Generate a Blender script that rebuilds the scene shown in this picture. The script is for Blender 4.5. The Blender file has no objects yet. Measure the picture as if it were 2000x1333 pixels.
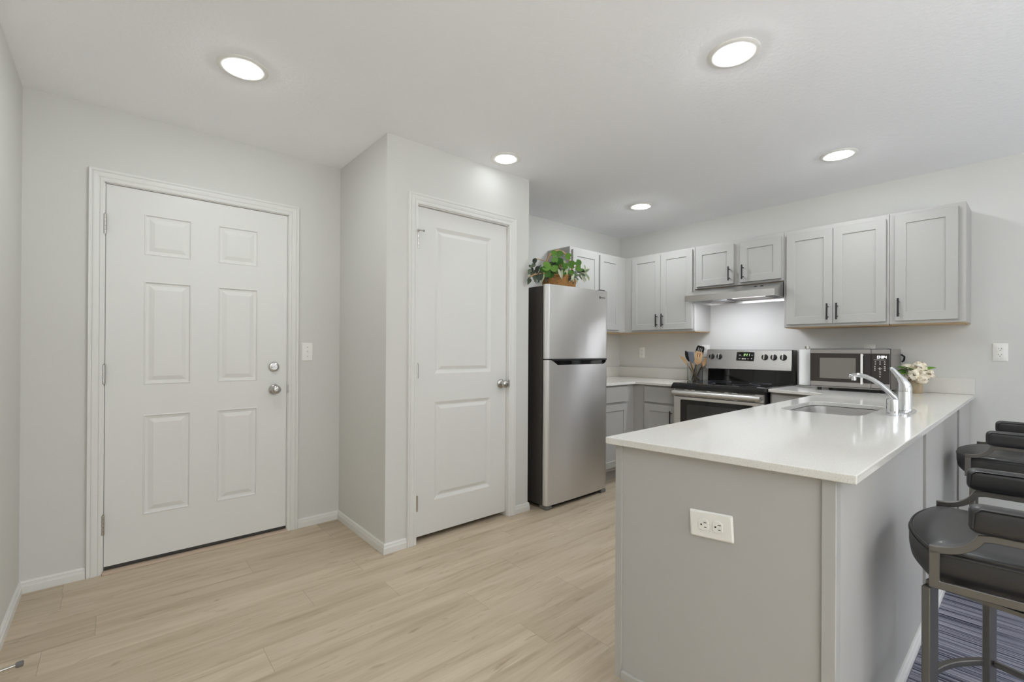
import bpy, bmesh, math, random
from mathutils import Vector, Matrix, Euler, noise as mnoise
R = math.radians
SC = bpy.context.scene
COL = SC.collection

# ------------------------------------------------------------------ camera
cam_d = bpy.data.cameras.new('camera')
cam_d.sensor_width = 36.0
cam_d.lens = 895.274 * 36.0 / 2000.0
cam_d.shift_y = (680.327 - 666.5) / 2000.0
cam_d.clip_start = 0.02
cam = bpy.data.objects.new('camera', cam_d)
COL.objects.link(cam)
cam.matrix_world = (Matrix.Translation((0, 0, 1.1881)) @
                    (Euler((R(90 + 0.1352), 0, R(-40.9021)), 'XYZ').to_matrix().to_4x4() @ Matrix.Rotation(R(0.306), 4, 'Z')))
SC.camera = cam

# ------------------------------------------------------------------ light levels
# strength of every light, with up the added ceiling fill
P = dict(rear=18.0, left=9.0, up=62.0, entry=136.0, near=205.0, closet=13.0, right=140.0, corner=215.0, hood=42.0, world=1.0)
# ------------------------------------------------------------------ world, daylight, exposure
world = bpy.data.worlds.new('world')
SC.world = world
world.use_nodes = True
world.node_tree.nodes['Background'].inputs[0].default_value = (0.86, 0.92, 1.0, 1)
world.node_tree.nodes['Background'].inputs[1].default_value = P['world']
SC.view_settings.view_transform = 'Standard'
SC.view_settings.look = 'None'
SC.view_settings.gamma = 1.0
SC.view_settings.use_curve_mapping = False
SC.view_settings.exposure = 0.0
SC.cycles.max_bounces = 14
SC.cycles.diffuse_bounces = 12
SC.cycles.glossy_bounces = 5
SC.cycles.transmission_bounces = 8
SC.cycles.caustics_reflective = False
SC.cycles.caustics_refractive = False
SC.cycles.sample_clamp_indirect = 6.0


def window_light(name, loc, rot, sx, sy, power, col=(0.88, 0.945, 1.0)):
    d = bpy.data.lights.new(name, 'AREA')
    d.shape = 'RECTANGLE'
    d.size, d.size_y = sx, sy
    d.energy = power
    d.color = col
    o = bpy.data.objects.new(name, d)
    COL.objects.link(o)
    o.location = loc
    o.rotation_euler = rot
    return o


REAR = -4.6
# daylight standing in the openings of the living-room windows behind the camera
TILT = 22      # tipped upward to brighten the ceiling, as light off the ground would
window_light('daylight', (0.55, REAR + 0.06, 1.32), (R(90 + TILT), 0, 0), 1.5, 1.75, P['rear'] * 0.95)
window_light('daylight', (2.75, REAR + 0.06, 1.25), (R(90 + TILT), 0, 0), 1.75, 1.95, P['rear'] * 1.05)
window_light('daylight', (-2.6 + 0.05, -2.2, 1.3), (R(90 + TILT), 0, R(-90)), 1.9, 1.7, P['left'])


def uplight(x, y, z, power):
    """unseen fill light behind the camera, added to brighten the ceiling"""
    d = bpy.data.lights.new('ceiling_fill', 'AREA')
    d.shape = 'DISK'
    d.size = 0.32
    d.energy = power
    d.color = (0.925, 0.97, 1.0)
    o = bpy.data.objects.new('ceiling_fill', d)
    COL.objects.link(o)
    o.location = (x, y, z)
    o.rotation_euler = (R(180), 0, 0)


uplight(-1.6, -2.0, 1.2, P['up'] * 1.2)  # added fill lights with no lamp body, aimed at the ceiling
uplight(0.4, -2.1, 1.2, P['up'] * 1.35)
uplight(2.2, -2.3, 1.2, P['up'] * 0.45)

# ------------------------------------------------------------------ materials


def lin(c):
    c = c / 255.0
    return c / 12.92 if c <= 0.04045 else ((c + 0.055) / 1.055) ** 2.4


def rgb(r, g, b):
    return (lin(r), lin(g), lin(b), 1)


def mat(name, col, rough=0.5, metal=0.0, spec=0.5, bump=None, coat=0.0, emit=None, trans=0.0, ior=1.45, vary=None):
    """bump = (scale xyz, strength, distance); vary = (scale xyz, amount)"""
    m = bpy.data.materials.new(name)
    m.use_nodes = True
    nt = m.node_tree
    b = nt.nodes['Principled BSDF']
    b.inputs['Base Color'].default_value = col
    b.inputs['Roughness'].default_value = rough
    b.inputs['Metallic'].default_value = metal
    b.inputs['Specular IOR Level'].default_value = spec
    b.inputs['Coat Weight'].default_value = coat
    b.inputs['Transmission Weight'].default_value = trans
    b.inputs['IOR'].default_value = ior
    if emit:
        b.inputs['Emission Color'].default_value = emit[0]
        b.inputs['Emission Strength'].default_value = emit[1]

    def noise(scale, detail=4):
        g = nt.nodes.new('ShaderNodeNewGeometry')
        mp = nt.nodes.new('ShaderNodeMapping')
        mp.inputs['Scale'].default_value = scale
        n = nt.nodes.new('ShaderNodeTexNoise')
        n.inputs['Scale'].default_value = 1.0
        n.inputs['Detail'].default_value = detail
        nt.links.new(g.outputs['Position'], mp.inputs['Vector'])
        nt.links.new(mp.outputs['Vector'], n.inputs['Vector'])
        return n
    if bump:
        n = noise(bump[0])
        bp = nt.nodes.new('ShaderNodeBump')
        bp.inputs['Strength'].default_value = bump[1]
        bp.inputs['Distance'].default_value = bump[2]
        nt.links.new(n.outputs['Fac'], bp.inputs['Height'])
        nt.links.new(bp.outputs['Normal'], b.inputs['Normal'])
    if vary:
        n = noise(vary[0])
        mx = nt.nodes.new('ShaderNodeMixRGB')
        mx.blend_type = 'MIX'
        k = vary[1]
        mx.inputs[1].default_value = tuple(min(1, c * (1 - k)) for c in col[:3]) + (1,)
        mx.inputs[2].default_value = tuple(min(1, c * (1 + k)) for c in col[:3]) + (1,)
        nt.links.new(n.outputs['Fac'], mx.inputs[0])
        nt.links.new(mx.outputs[0], b.inputs['Base Color'])
    return m


M = {}
M['wall'] = mat('painted_wall', (0.665, 0.66, 0.633, 1), 0.75, spec=0.25, bump=((90, 90, 90), 0.12, 0.002))
M['ceiling'] = mat('textured_ceiling', (0.925, 0.932, 0.95, 1), 0.9, spec=0.1, bump=((60, 60, 60), 0.35, 0.005))
M['white'] = mat('white_semigloss', (0.745, 0.74, 0.717, 1), 0.38, spec=0.4)
M['plate'] = mat('white_plastic', rgb(236, 235, 230), 0.3, spec=0.5)
M['slot'] = mat('dark_slot', rgb(60, 58, 54), 0.6)
M['cab'] = mat('grey_cabinet_paint', (0.43, 0.424, 0.404, 1), 0.45, spec=0.4)
M['cabside'] = mat('grey_panel_paint', (0.455, 0.444, 0.425, 1), 0.5, spec=0.35, vary=((3, 3, 1.2), 0.03))
M['rawply'] = mat('raw_plywood_edge', rgb(205, 178, 140), 0.7)
M['black'] = mat('black_metal_pull', rgb(38, 36, 35), 0.4, metal=0.3)
M['steel'] = mat('brushed_steel', (0.88, 0.865, 0.845, 1), 0.38, metal=1.0, bump=((5, 5, 0.7), 0.4, 0.014))
_nt = M['steel'].node_tree
_tg = _nt.nodes.new('ShaderNodeTangent')
_tg.direction_type = 'RADIAL'
_tg.axis = 'Z'
_nt.links.new(_tg.outputs[0], _nt.nodes['Principled BSDF'].inputs['Tangent'])
_nt.nodes['Principled BSDF'].inputs['Anisotropic'].default_value = 0.92
_nt.nodes['Principled BSDF'].inputs['Anisotropic Rotation'].default_value = 0.25
M['steelh'] = mat('brushed_steel_horizontal', (0.66, 0.65, 0.635, 1), 0.32, metal=1.0, bump=((900, 3, 900), 0.05, 0.001))
M['sinksteel'] = mat('satin_sink_steel', (0.66, 0.65, 0.64, 1), 0.30, metal=1.0)
M['chrome'] = mat('chrome', (0.74, 0.75, 0.77, 1), 0.06, metal=1.0)
M['nickel'] = mat('satin_nickel', (0.55, 0.53, 0.50, 1), 0.24, metal=1.0)
M['fridgeside'] = mat('dark_grey_appliance_side', rgb(74, 70, 66), 0.42, spec=0.5)
M['blackgloss'] = mat('black_glass', (0.006, 0.006, 0.006, 1), 0.05, spec=0.6)
M['blackplastic'] = mat('black_plastic', (0.012, 0.012, 0.012, 1), 0.35)
M['darkglass'] = mat('smoked_oven_glass', (0.035, 0.034, 0.032, 1), 0.08, spec=0.7)
M['mwglass'] = mat('grey_microwave_window', rgb(118, 114, 108), 0.25, spec=0.6)
M['mwblack'] = mat('microwave_dark_face', rgb(52, 48, 45), 0.22, spec=0.6)
M['mwsteel'] = mat('microwave_steel_trim', (0.42, 0.40, 0.385, 1), 0.34, metal=0.85)
M['rubber'] = mat('grey_rubber', rgb(120, 118, 115), 0.6)


def lens(strength):
    return mat('lamp_lens', (1, 1, 1, 1), 0.5, emit=((0.925, 0.97, 1.0, 1), strength))


M['hoodbulb'] = mat('hood_bulb', (1, 1, 1, 1), 0.5, emit=((0.90, 0.92, 1.0, 1), P['hood']))
M['glowwhite'] = mat('white_display_digits', (1, 1, 1, 1), 0.5, emit=((0.95, 0.95, 1.0, 1), 1.3))
M['glowgreen'] = mat('green_display_digits', (0.6, 0.9, 0.4, 1), 0.5, emit=((0.55, 0.9, 0.35, 1), 0.7))
M['print'] = mat('pale_button_print', rgb(190, 186, 182), 0.6)
M['leather'] = mat('black_leather', (0.016, 0.015, 0.015, 1), 0.42, spec=0.85, bump=((260, 260, 260), 0.10, 0.001), coat=0.10)
M['stoolmetal'] = mat('pewter_stool_metal', (0.205, 0.195, 0.18, 1), 0.38, metal=0.9)
M['paper'] = mat('paper_towel', rgb(240, 240, 238), 0.95, spec=0.1, bump=((180, 180, 180), 0.2, 0.001))
M['wood'] = mat('pale_wood_utensil', rgb(214, 176, 130), 0.6, vary=((30, 30, 6), 0.12))
M['wicker'] = mat('woven_wicker', rgb(178, 132, 78), 0.7, vary=((60, 60, 90), 0.3))
M['cane'] = mat('cane_handle', rgb(190, 150, 105), 0.6)
M['petal'] = mat('cream_petal', rgb(240, 232, 214), 0.8, spec=0.2)
M['greyutensil'] = mat('grey_nylon', rgb(112, 116, 126), 0.45)
M['oak'] = mat('oak_threshold', rgb(186, 166, 146), 0.55, vary=((6, 60, 60), 0.06))
M['galv'] = mat('galvanised_steel', (0.55, 0.55, 0.56, 1), 0.55, metal=0.6, vary=((60, 60, 60), 0.2))
M['sash'] = mat('window_frame_white', rgb(235, 235, 235), 0.5)


def leafmat(name, c1, c2):
    m = mat(name, c1, 0.5, spec=0.35)
    nt = m.node_tree
    oi = nt.nodes.new('ShaderNodeNewGeometry')
    mx = nt.nodes.new('ShaderNodeMixRGB')
    mx.inputs[1].default_value = c1
    mx.inputs[2].default_value = c2
    nt.links.new(oi.outputs['Random Per Island'], mx.inputs[0])
    nt.links.new(mx.outputs[0], nt.nodes['Principled BSDF'].inputs['Base Color'])
    return m


M['leaf'] = leafmat('green_leaves', rgb(48, 92, 30), rgb(104, 148, 56))
M['leafdark'] = leafmat('dark_leaves', rgb(38, 42, 36), rgb(92, 104, 84))
M['leafpale'] = leafmat('pale_variegated_leaves', rgb(150, 166, 130), rgb(206, 208, 186))


def glass(name):
    m = mat(name, (0.96, 0.97, 0.96, 1), 0.02, trans=1.0, ior=1.25)
    return m


M['glass'] = glass('clear_ribbed_glass')
M['acrylic'] = glass('clear_acrylic')
M['pane'] = glass('window_pane')


def quartz():
    m = mat('white_quartz', rgb(222, 220, 215), 0.10, spec=0.45)
    nt = m.node_tree
    b = nt.nodes['Principled BSDF']
    g = nt.nodes.new('ShaderNodeNewGeometry')
    n = nt.nodes.new('ShaderNodeTexNoise')
    n.inputs['Scale'].default_value = 420
    n.inputs['Detail'].default_value = 2
    r = nt.nodes.new('ShaderNodeValToRGB')
    r.color_ramp.elements[0].position = 0.30
    r.color_ramp.elements[0].color = rgb(200, 196, 187)
    r.color_ramp.elements[1].position = 0.46
    r.color_ramp.elements[1].color = rgb(222, 220, 215)
    nt.links.new(g.outputs['Position'], n.inputs['Vector'])
    nt.links.new(n.outputs['Fac'], r.inputs[0])
    nt.links.new(r.outputs[0], b.inputs['Base Color'])
    return m


M['quartz'] = quartz()


def planks():
    m = bpy.data.materials.new('light_oak_planks')
    m.use_nodes = True
    nt = m.node_tree
    N = nt.nodes.new
    L = nt.links.new
    b = nt.nodes['Principled BSDF']
    b.inputs['Roughness'].default_value = 0.5
    b.inputs['Specular IOR Level'].default_value = 0.35
    g = N('ShaderNodeNewGeometry')
    sep = N('ShaderNodeSeparateXYZ')
    L(g.outputs['Position'], sep.inputs[0])

    def math_(op, a, bb=None, c=None):
        n = N('ShaderNodeMath')
        n.operation = op
        for i, v in enumerate((a, bb, c)):
            if v is None:
                continue
            if isinstance(v, (int, float)):
                n.inputs[i].default_value = v
            else:
                L(v, n.inputs[i])
        return n.outputs[0]
    W, LEN = 0.178, 1.22
    yy = math_('DIVIDE', math_('ADD', sep.outputs['Y'], 20.06), W)
    row = math_('FLOOR', yy)
    fy = math_('SUBTRACT', yy, row)
    wn = N('ShaderNodeTexWhiteNoise')
    wn.noise_dimensions = '1D'
    L(row, wn.inputs['W'])
    xx = math_('ADD', math_('DIVIDE', math_('ADD', sep.outputs['X'], 20), LEN), math_('MULTIPLY', wn.outputs['Value'], 7.0))
    colm = math_('FLOOR', xx)
    fx = math_('SUBTRACT', xx, colm)
    wn2 = N('ShaderNodeTexWhiteNoise')
    wn2.noise_dimensions = '2D'
    cv = N('ShaderNodeCombineXYZ')
    L(row, cv.inputs[0])
    L(colm, cv.inputs[1])
    L(cv.outputs[0], wn2.inputs['Vector'])
    # grain: stretched noise, shifted per plank
    cg = N('ShaderNodeCombineXYZ')
    L(math_('ADD', math_('MULTIPLY', sep.outputs['X'], 1.5), math_('MULTIPLY', wn2.outputs['Value'], 37.0)), cg.inputs[0])
    L(math_('MULTIPLY', sep.outputs['Y'], 16.0), cg.inputs[1])
    L(math_('MULTIPLY', row, 3.7), cg.inputs[2])
    n1 = N('ShaderNodeTexNoise')
    n1.inputs['Scale'].default_value = 1.0
    n1.inputs['Detail'].default_value = 6
    n1.inputs['Roughness'].default_value = 0.62
    n1.inputs['Distortion'].default_value = 0.6
    L(cg.outputs[0], n1.inputs['Vector'])
    cg2 = N('ShaderNodeCombineXYZ')
    L(math_('MULTIPLY', sep.outputs['X'], 4.0), cg2.inputs[0])
    L(math_('MULTIPLY', sep.outputs['Y'], 150.0), cg2.inputs[1])
    n2 = N('ShaderNodeTexNoise')
    n2.inputs['Scale'].default_value = 1.0
    n2.inputs['Detail'].default_value = 3
    L(cg2.outputs[0], n2.inputs['Vector'])
    ramp = N('ShaderNodeValToRGB')
    e = ramp.color_ramp.elements
    e[0].position = 0.24
    e[0].color = rgb(164, 147, 122)
    e[1].position = 0.60
    e[1].color = rgb(200, 186, 164)
    k = ramp.color_ramp.elements.new(0.42)
    k.color = rgb(188, 172, 149)
    L(n1.outputs['Fac'], ramp.inputs[0])
    mx = N('ShaderNodeMixRGB')
    mx.blend_type = 'MULTIPLY'
    mx.inputs[0].default_value = 1
    L(ramp.outputs[0], mx.inputs[1])
    tone = N('ShaderNodeValToRGB')
    tone.color_ramp.elements[0].color = (0.88, 0.87, 0.85, 1)
    tone.color_ramp.elements[1].color = (1.04, 1.04, 1.04, 1)
    L(wn2.outputs['Value'], tone.inputs[0])
    L(tone.outputs[0], mx.inputs[2])
    mx2 = N('ShaderNodeMixRGB')
    mx2.blend_type = 'MULTIPLY'
    mx2.inputs[0].default_value = 1
    L(mx.outputs[0], mx2.inputs[1])
    fine = N('ShaderNodeValToRGB')
    fine.color_ramp.elements[0].position = 0.3
    fine.color_ramp.elements[0].color = (0.93, 0.925, 0.92, 1)
    fine.color_ramp.elements[1].position = 0.6
    fine.color_ramp.elements[1].color = (1, 1, 1, 1)
    L(n2.outputs['Fac'], fine.inputs[0])
    L(fine.outputs[0], mx2.inputs[2])
    # short dark flecks and knots
    cg3 = N('ShaderNodeCombineXYZ')
    L(math_('ADD', math_('MULTIPLY', sep.outputs['X'], 5.0), math_('MULTIPLY', wn2.outputs['Value'], 51.0)), cg3.inputs[0])
    L(math_('MULTIPLY', sep.outputs['Y'], 26.0), cg3.inputs[1])
    n3 = N('ShaderNodeTexNoise')
    n3.inputs['Scale'].default_value = 1.0
    n3.inputs['Detail'].default_value = 4
    n3.inputs['Distortion'].default_value = 1.2
    L(cg3.outputs[0], n3.inputs['Vector'])
    fl = N('ShaderNodeValToRGB')
    fl.color_ramp.elements[0].position = 0.62
    fl.color_ramp.elements[0].color = (1, 1, 1, 1)
    fl.color_ramp.elements[1].position = 0.76
    fl.color_ramp.elements[1].color = (0.70, 0.66, 0.60, 1)
    L(n3.outputs['Fac'], fl.inputs[0])
    mxk = N('ShaderNodeMixRGB')
    mxk.blend_type = 'MULTIPLY'
    mxk.inputs[0].default_value = 1
    L(mx2.outputs[0], mxk.inputs[1])
    L(fl.outputs[0], mxk.inputs[2])
    # seams
    ey = math_('MULTIPLY', math_('MINIMUM', fy, math_('SUBTRACT', 1.0, fy)), W)
    ex = math_('MULTIPLY', math_('MINIMUM', fx, math_('SUBTRACT', 1.0, fx)), LEN)
    sy = math_('LESS_THAN', ey, 0.0007)
    sx = math_('LESS_THAN', ex, 0.0010)
    seam = math_('MULTIPLY', math_('MAXIMUM', math_('MULTIPLY', sy, 0.45), math_('MULTIPLY', sx, 0.8)), 0.55)
    mx3 = N('ShaderNodeMixRGB')
    L(seam, mx3.inputs[0])
    L(mxk.outputs[0], mx3.inputs[1])
    mx3.inputs[2].default_value = rgb(110, 92, 70)
    L(mx3.outputs[0], b.inputs['Base Color'])
    bp = N('ShaderNodeBump')
    bp.inputs['Strength'].default_value = 0.08
    bp.inputs['Distance'].default_value = 0.002
    L(n2.outputs['Fac'], bp.inputs['Height'])
    L(bp.outputs['Normal'], b.inputs['Normal'])
    return m


M['planks'] = planks()


def carpet():
    m = bpy.data.materials.new('striped_blue_grey_carpet')
    m.use_nodes = True
    nt = m.node_tree
    N = nt.nodes.new
    L = nt.links.new
    b = nt.nodes['Principled BSDF']
    b.inputs['Roughness'].default_value = 0.95
    b.inputs['Specular IOR Level'].default_value = 0.1
    g = N('ShaderNodeNewGeometry')
    mp = N('ShaderNodeMapping')
    mp.inputs['Scale'].default_value = (105, 1.3, 1)
    L(g.outputs['Position'], mp.inputs['Vector'])
    n = N('ShaderNodeTexNoise')
    n.inputs['Scale'].default_value = 1
    n.inputs['Detail'].default_value = 2
    L(mp.outputs[0], n.inputs['Vector'])
    r = N('ShaderNodeValToRGB')
    e = r.color_ramp.elements
    e[0].position = 0.36
    e[0].color = rgb(44, 46, 58)
    e[1].position = 0.62
    e[1].color = rgb(158, 158, 170)
    k = e.new(0.44)
    k.color = rgb(108, 110, 124)
    L(n.outputs['Fac'], r.inputs[0])
    n2 = N('ShaderNodeTexNoise')
    n2.inputs['Scale'].default_value = 500
    L(g.outputs['Position'], n2.inputs['Vector'])
    mx = N('ShaderNodeMixRGB')
    mx.blend_type = 'OVERLAY'
    mx.inputs[0].default_value = 0.5
    L(r.outputs[0], mx.inputs[1])
    L(n2.outputs['Fac'], mx.inputs[2])
    L(mx.outputs[0], b.inputs['Base Color'])
    bp = N('ShaderNodeBump')
    bp.inputs['Strength'].default_value = 0.5
    bp.inputs['Distance'].default_value = 0.004
    L(n2.outputs['Fac'], bp.inputs['Height'])
    L(bp.outputs['Normal'], b.inputs['Normal'])
    return m


M['carpet'] = carpet()

# ------------------------------------------------------------------ mesh helpers
WOFF = {}      # object name -> world offset of its origin (rotation is only applied after building)


def newbm():
    return bmesh.new()


def quad(bm, pts):
    return bm.faces.new([bm.verts.new(p) for p in pts])


def box(bm, x0, x1, y0, y1, z0, z1):
    if x0 > x1: x0, x1 = x1, x0
    if y0 > y1: y0, y1 = y1, y0
    if z0 > z1: z0, z1 = z1, z0
    v = [bm.verts.new(p) for p in ((x0, y0, z0), (x1, y0, z0), (x1, y1, z0), (x0, y1, z0),
                                   (x0, y0, z1), (x1, y0, z1), (x1, y1, z1), (x0, y1, z1))]
    for f in ((0, 3, 2, 1), (4, 5, 6, 7), (0, 1, 5, 4), (1, 2, 6, 5), (2, 3, 7, 6), (3, 0, 4, 7)):
        bm.faces.new([v[i] for i in f])
    return bm


def loft(bm, rings, cap=True, closed=True):
    """rings: list of lists of points, all the same length"""
    vr = [[bm.verts.new(p) for p in r] for r in rings]
    n = len(vr[0])
    for a, b in zip(vr, vr[1:]):
        for i in range(n if closed else n - 1):
            j = (i + 1) % n
            bm.faces.new((a[i], a[j], b[j], b[i]))
    if cap and closed:
        bm.faces.new(list(reversed(vr[0])))
        bm.faces.new(vr[-1])
    return vr


def tube(bm, pts, rad, n=10, cap=True, flat=None):
    """rad: number or list; flat=(sx, sy) squashes the section"""
    pts = [Vector(p) for p in pts]
    if not isinstance(rad, (list, tuple)):
        rad = [rad] * len(pts)
    rings = []
    up = None
    for i, p in enumerate(pts):
        t = (pts[min(i + 1, len(pts) - 1)] - pts[max(i - 1, 0)]).normalized()
        if up is None:
            up = Vector((0, 0, 1)) if abs(t.z) < 0.9 else Vector((0, 1, 0))
        a = t.cross(up).normalized()
        u = a.cross(t).normalized()
        up = u
        sx, sy = flat or (1, 1)
        rings.append([p + a * math.cos(2 * math.pi * k / n) * rad[i] * sx + u * math.sin(2 * math.pi * k / n) * rad[i] * sy for k in range(n)])
    loft(bm, rings, cap)
    return bm


def strip(bm, pts, side, w, t):
    """flat bar swept along pts: width w along the fixed vector `side`, thickness t in the plane of the path"""
    pts = [Vector(p) for p in pts]
    side = Vector(side).normalized()
    rings = []
    for i, p in enumerate(pts):
        a = pts[max(i - 1, 0)]
        b = pts[min(i + 1, len(pts) - 1)]
        d0 = (p - a).normalized() if i > 0 else (b - p).normalized()
        d1 = (b - p).normalized() if i < len(pts) - 1 else d0
        tg = (d0 + d1).normalized()
        nn = tg.cross(side).normalized()
        k = 1.0 / max(0.5, tg.dot(d1))
        rings.append([p + side * w / 2 + nn * t / 2 * k, p - side * w / 2 + nn * t / 2 * k,
                      p - side * w / 2 - nn * t / 2 * k, p + side * w / 2 - nn * t / 2 * k])
    loft(bm, rings)
    return bm


def lathe(bm, prof, c, n=32, axis='z', cap=True):
    cx, cy, cz = c
    rings = []
    for r, h in prof:
        ring = []
        for k in range(n):
            a = 2 * math.pi * k / n
            p, q = r * math.cos(a), r * math.sin(a)
            if axis == 'z':
                ring.append((cx + p, cy + q, cz + h))
            elif axis == 'y':
                ring.append((cx + p, cy + h, cz + q))
            else:
                ring.append((cx + h, cy + p, cz + q))
        rings.append(ring)
    loft(bm, rings, cap)
    return bm


def rrect(x0, x1, y0, y1, r, n=6):
    out = []
    for cx, cy, a0 in ((x1 - r, y1 - r, 0), (x0 + r, y1 - r, 90), (x0 + r, y0 + r, 180), (x1 - r, y0 + r, 270)):
        for k in range(n + 1):
            a = R(a0 + 90 * k / n)
            out.append((cx + r * math.cos(a), cy + r * math.sin(a)))
    return out


def prism(bm, poly, f, d0, d1):
    """poly of (u, v); f(u, v, d) -> point"""
    loft(bm, [[f(u, v, d0) for u, v in poly], [f(u, v, d1) for u, v in poly]])
    return bm


def slab(bm, outer, holes, z0, z1):
    """flat slab with holes: outer and holes are lists of (x, y)"""
    edges = []
    for loop in [outer] + holes:
        vs = [bm.verts.new((x, y, z1)) for x, y in loop]
        for i in range(len(vs)):
            edges.append(bm.edges.new((vs[i], vs[(i + 1) % len(vs)])))
    res = bmesh.ops.triangle_fill(bm, use_beauty=True, use_dissolve=False, edges=edges)
    faces = [g for g in res['geom'] if isinstance(g, bmesh.types.BMFace)]
    ext = bmesh.ops.extrude_face_region(bm, geom=faces)
    for v in [g for g in ext['geom'] if isinstance(g, bmesh.types.BMVert)]:
        v.co.z = z0
    return bm


def world_off(p):
    return WOFF.get(p.name, Vector((0, 0, 0))) if p else Vector((0, 0, 0))


def obj(name, bm, m, parent=None, bevel=0.0, seg=2, smooth=None, sub=0, label=None):
    """one mesh object from world-space geometry; a child is stored relative to its parent"""
    bmesh.ops.recalc_face_normals(bm, faces=bm.faces)
    if parent:
        off = world_off(parent)
        loc = Vector((0, 0, 0))
    else:
        xs = [v.co for v in bm.verts]
        off = Vector(((min(v.x for v in xs) + max(v.x for v in xs)) / 2, (min(v.y for v in xs) + max(v.y for v in xs)) / 2, min(v.z for v in xs)))
        loc = off.copy()
    for v in bm.verts:
        v.co -= off
    me = bpy.data.meshes.new(name)
    bm.to_mesh(me)
    bm.free()
    me.materials.append(m)
    o = bpy.data.objects.new(name, me)
    COL.objects.link(o)
    o.location = loc
    if parent:
        o.parent = parent
    WOFF[o.name] = off
    if smooth is not None:
        for p in me.polygons:
            p.use_smooth = True
        me.set_sharp_from_angle(angle=R(smooth))
    if bevel:
        md = o.modifiers.new('bevel', 'BEVEL')
        md.width = bevel
        md.segments = seg
        md.limit_method = 'ANGLE'
        md.angle_limit = R(40)
        md.harden_normals = False
    if sub:
        md = o.modifiers.new('subdivision', 'SUBSURF')
        md.levels = sub
        md.render_levels = sub
    if label:
        o['label'] = label
    return o


def tag(o, label, cat, group=None, kind=None):
    o['label'] = label
    o['category'] = cat
    if group:
        o['group'] = group
    if kind:
        o['kind'] = kind
    return o


def struct(o, label=None):
    o['kind'] = 'structure'
    if label:
        o['label'] = label
    return o


def empty(name, loc, label, cat, group=None):
    o = bpy.data.objects.new(name, None)
    o.empty_display_size = 0.1
    COL.objects.link(o)
    o.location = loc
    WOFF[o.name] = Vector(loc)
    return tag(o, label, cat, group)


# maps for flat fronts: (u along, v up, d outward)
def face_y(y):          # faces -Y, u = x
    return lambda u, v, d: (u, y - d, v)


def face_x(x):          # faces -X, u = y
    return lambda u, v, d: (x - d, u, v)


def paneled(bm, f, u0, u1, v0, v1, panels, rings, thick):
    """slab whose front carries sunk or raised panels; rings = [(inset, depth), ...] from each panel edge inward"""
    us = sorted({u0, u1} | {p[0] for p in panels} | {p[1] for p in panels})
    vs = sorted({v0, v1} | {p[2] for p in panels} | {p[3] for p in panels})
    for i in range(len(us) - 1):
        for j in range(len(vs) - 1):
            cu, cv = (us[i] + us[i + 1]) / 2, (vs[j] + vs[j + 1]) / 2
            if any(p[0] < cu < p[1] and p[2] < cv < p[3] for p in panels):
                continue
            quad(bm, [f(us[i], vs[j], 0), f(us[i + 1], vs[j], 0), f(us[i + 1], vs[j + 1], 0), f(us[i], vs[j + 1], 0)])
    for a, b, c, d in panels:
        prev = None
        for ins, dep in rings:
            cur = [bm.verts.new(f(*p, dep)) for p in ((a + ins, c + ins), (b - ins, c + ins), (b - ins, d - ins), (a + ins, d - ins))]
            if prev:
                for k in range(4):
                    bm.faces.new((prev[k], prev[(k + 1) % 4], cur[(k + 1) % 4], cur[k]))
            prev = cur
        bm.faces.new(prev)
    for i in range(len(us) - 1):
        for v, s in ((v0, 0), (v1, 1)):
            quad(bm, [f(us[i], v, 0), f(us[i + 1], v, 0), f(us[i + 1], v, -thick), f(us[i], v, -thick)])
    for j in range(len(vs) - 1):
        for u in (u0, u1):
            quad(bm, [f(u, vs[j], 0), f(u, vs[j + 1], 0), f(u, vs[j + 1], -thick), f(u, vs[j], -thick)])
    quad(bm, [f(u0, v0, -thick), f(u1, v0, -thick), f(u1, v1, -thick), f(u0, v1, -thick)])
    bmesh.ops.remove_doubles(bm, verts=bm.verts, dist=0.00005)
    return bm


# ------------------------------------------------------------------ measured planes
XL, YE, XP, YP, YK, XS, XPE = -0.3423, 3.2091, 1.1857, 2.4826, 3.1185, 4.3108, 2.3099
H = 2.44
T = 0.11

# ------------------------------------------------------------------ room shell
bm = newbm(); box(bm, -2.9, XS + 0.3, REAR - 0.3, YE + 0.5, -0.12, 0.0)
struct(obj('floor', bm, M['planks']), 'light oak plank floor of the entry and kitchen')
bm = newbm(); box(bm, -2.9, XS + 0.3, REAR - 0.3, YE + 0.5, H, H + 0.12)
struct(obj('ceiling', bm, M['ceiling']), 'white lightly textured ceiling')
bm = newbm(); box(bm, 1.36, XS, REAR, 0.312, 0.0005, 0.009)
struct(obj('floor_carpet', bm, M['carpet']), 'blue-grey striped carpet under the bar stools')


def wall(name, bm):
    return struct(obj(name, bm, M['wall']))


bm = newbm(); box(bm, XL - T, XL, -1.15, YE, 0, H)
wall('wall_left', bm)
DX0, DX1, DZ1 = -0.0445, 0.850, 2.052        # entry door opening
bm = newbm()
box(bm, XL - T, DX0, YE, YE + T, 0, H); box(bm, DX1, XP + T, YE, YE + T, 0, H); box(bm, DX0, DX1, YE, YE + T, DZ1, H)
wall('wall_entry', bm)
bm = newbm(); box(bm, XP, XP + T, YP + T, YE, 0, H)
wall('wall_closet_side', bm)
PX0, PX1, PZ1 = 1.384, 2.113, 2.068          # pantry door opening
bm = newbm()
box(bm, XP, PX0, YP, YP + T, 0, H); box(bm, PX1, XPE, YP, YP + T, 0, H); box(bm, PX0, PX1, YP, YP + T, PZ1, H)
wall('wall_closet_front', bm)
bm = newbm(); box(bm, XPE - T, XPE, YP + T, YK, 0, H)
wall('wall_fridge_side', bm)
bm = newbm(); box(bm, XP + T, XS + T, YK, YK + T, 0, H)
wall('wall_back', bm)
bm = newbm(); box(bm, XS, XS + T, REAR, YK, 0, H)
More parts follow.
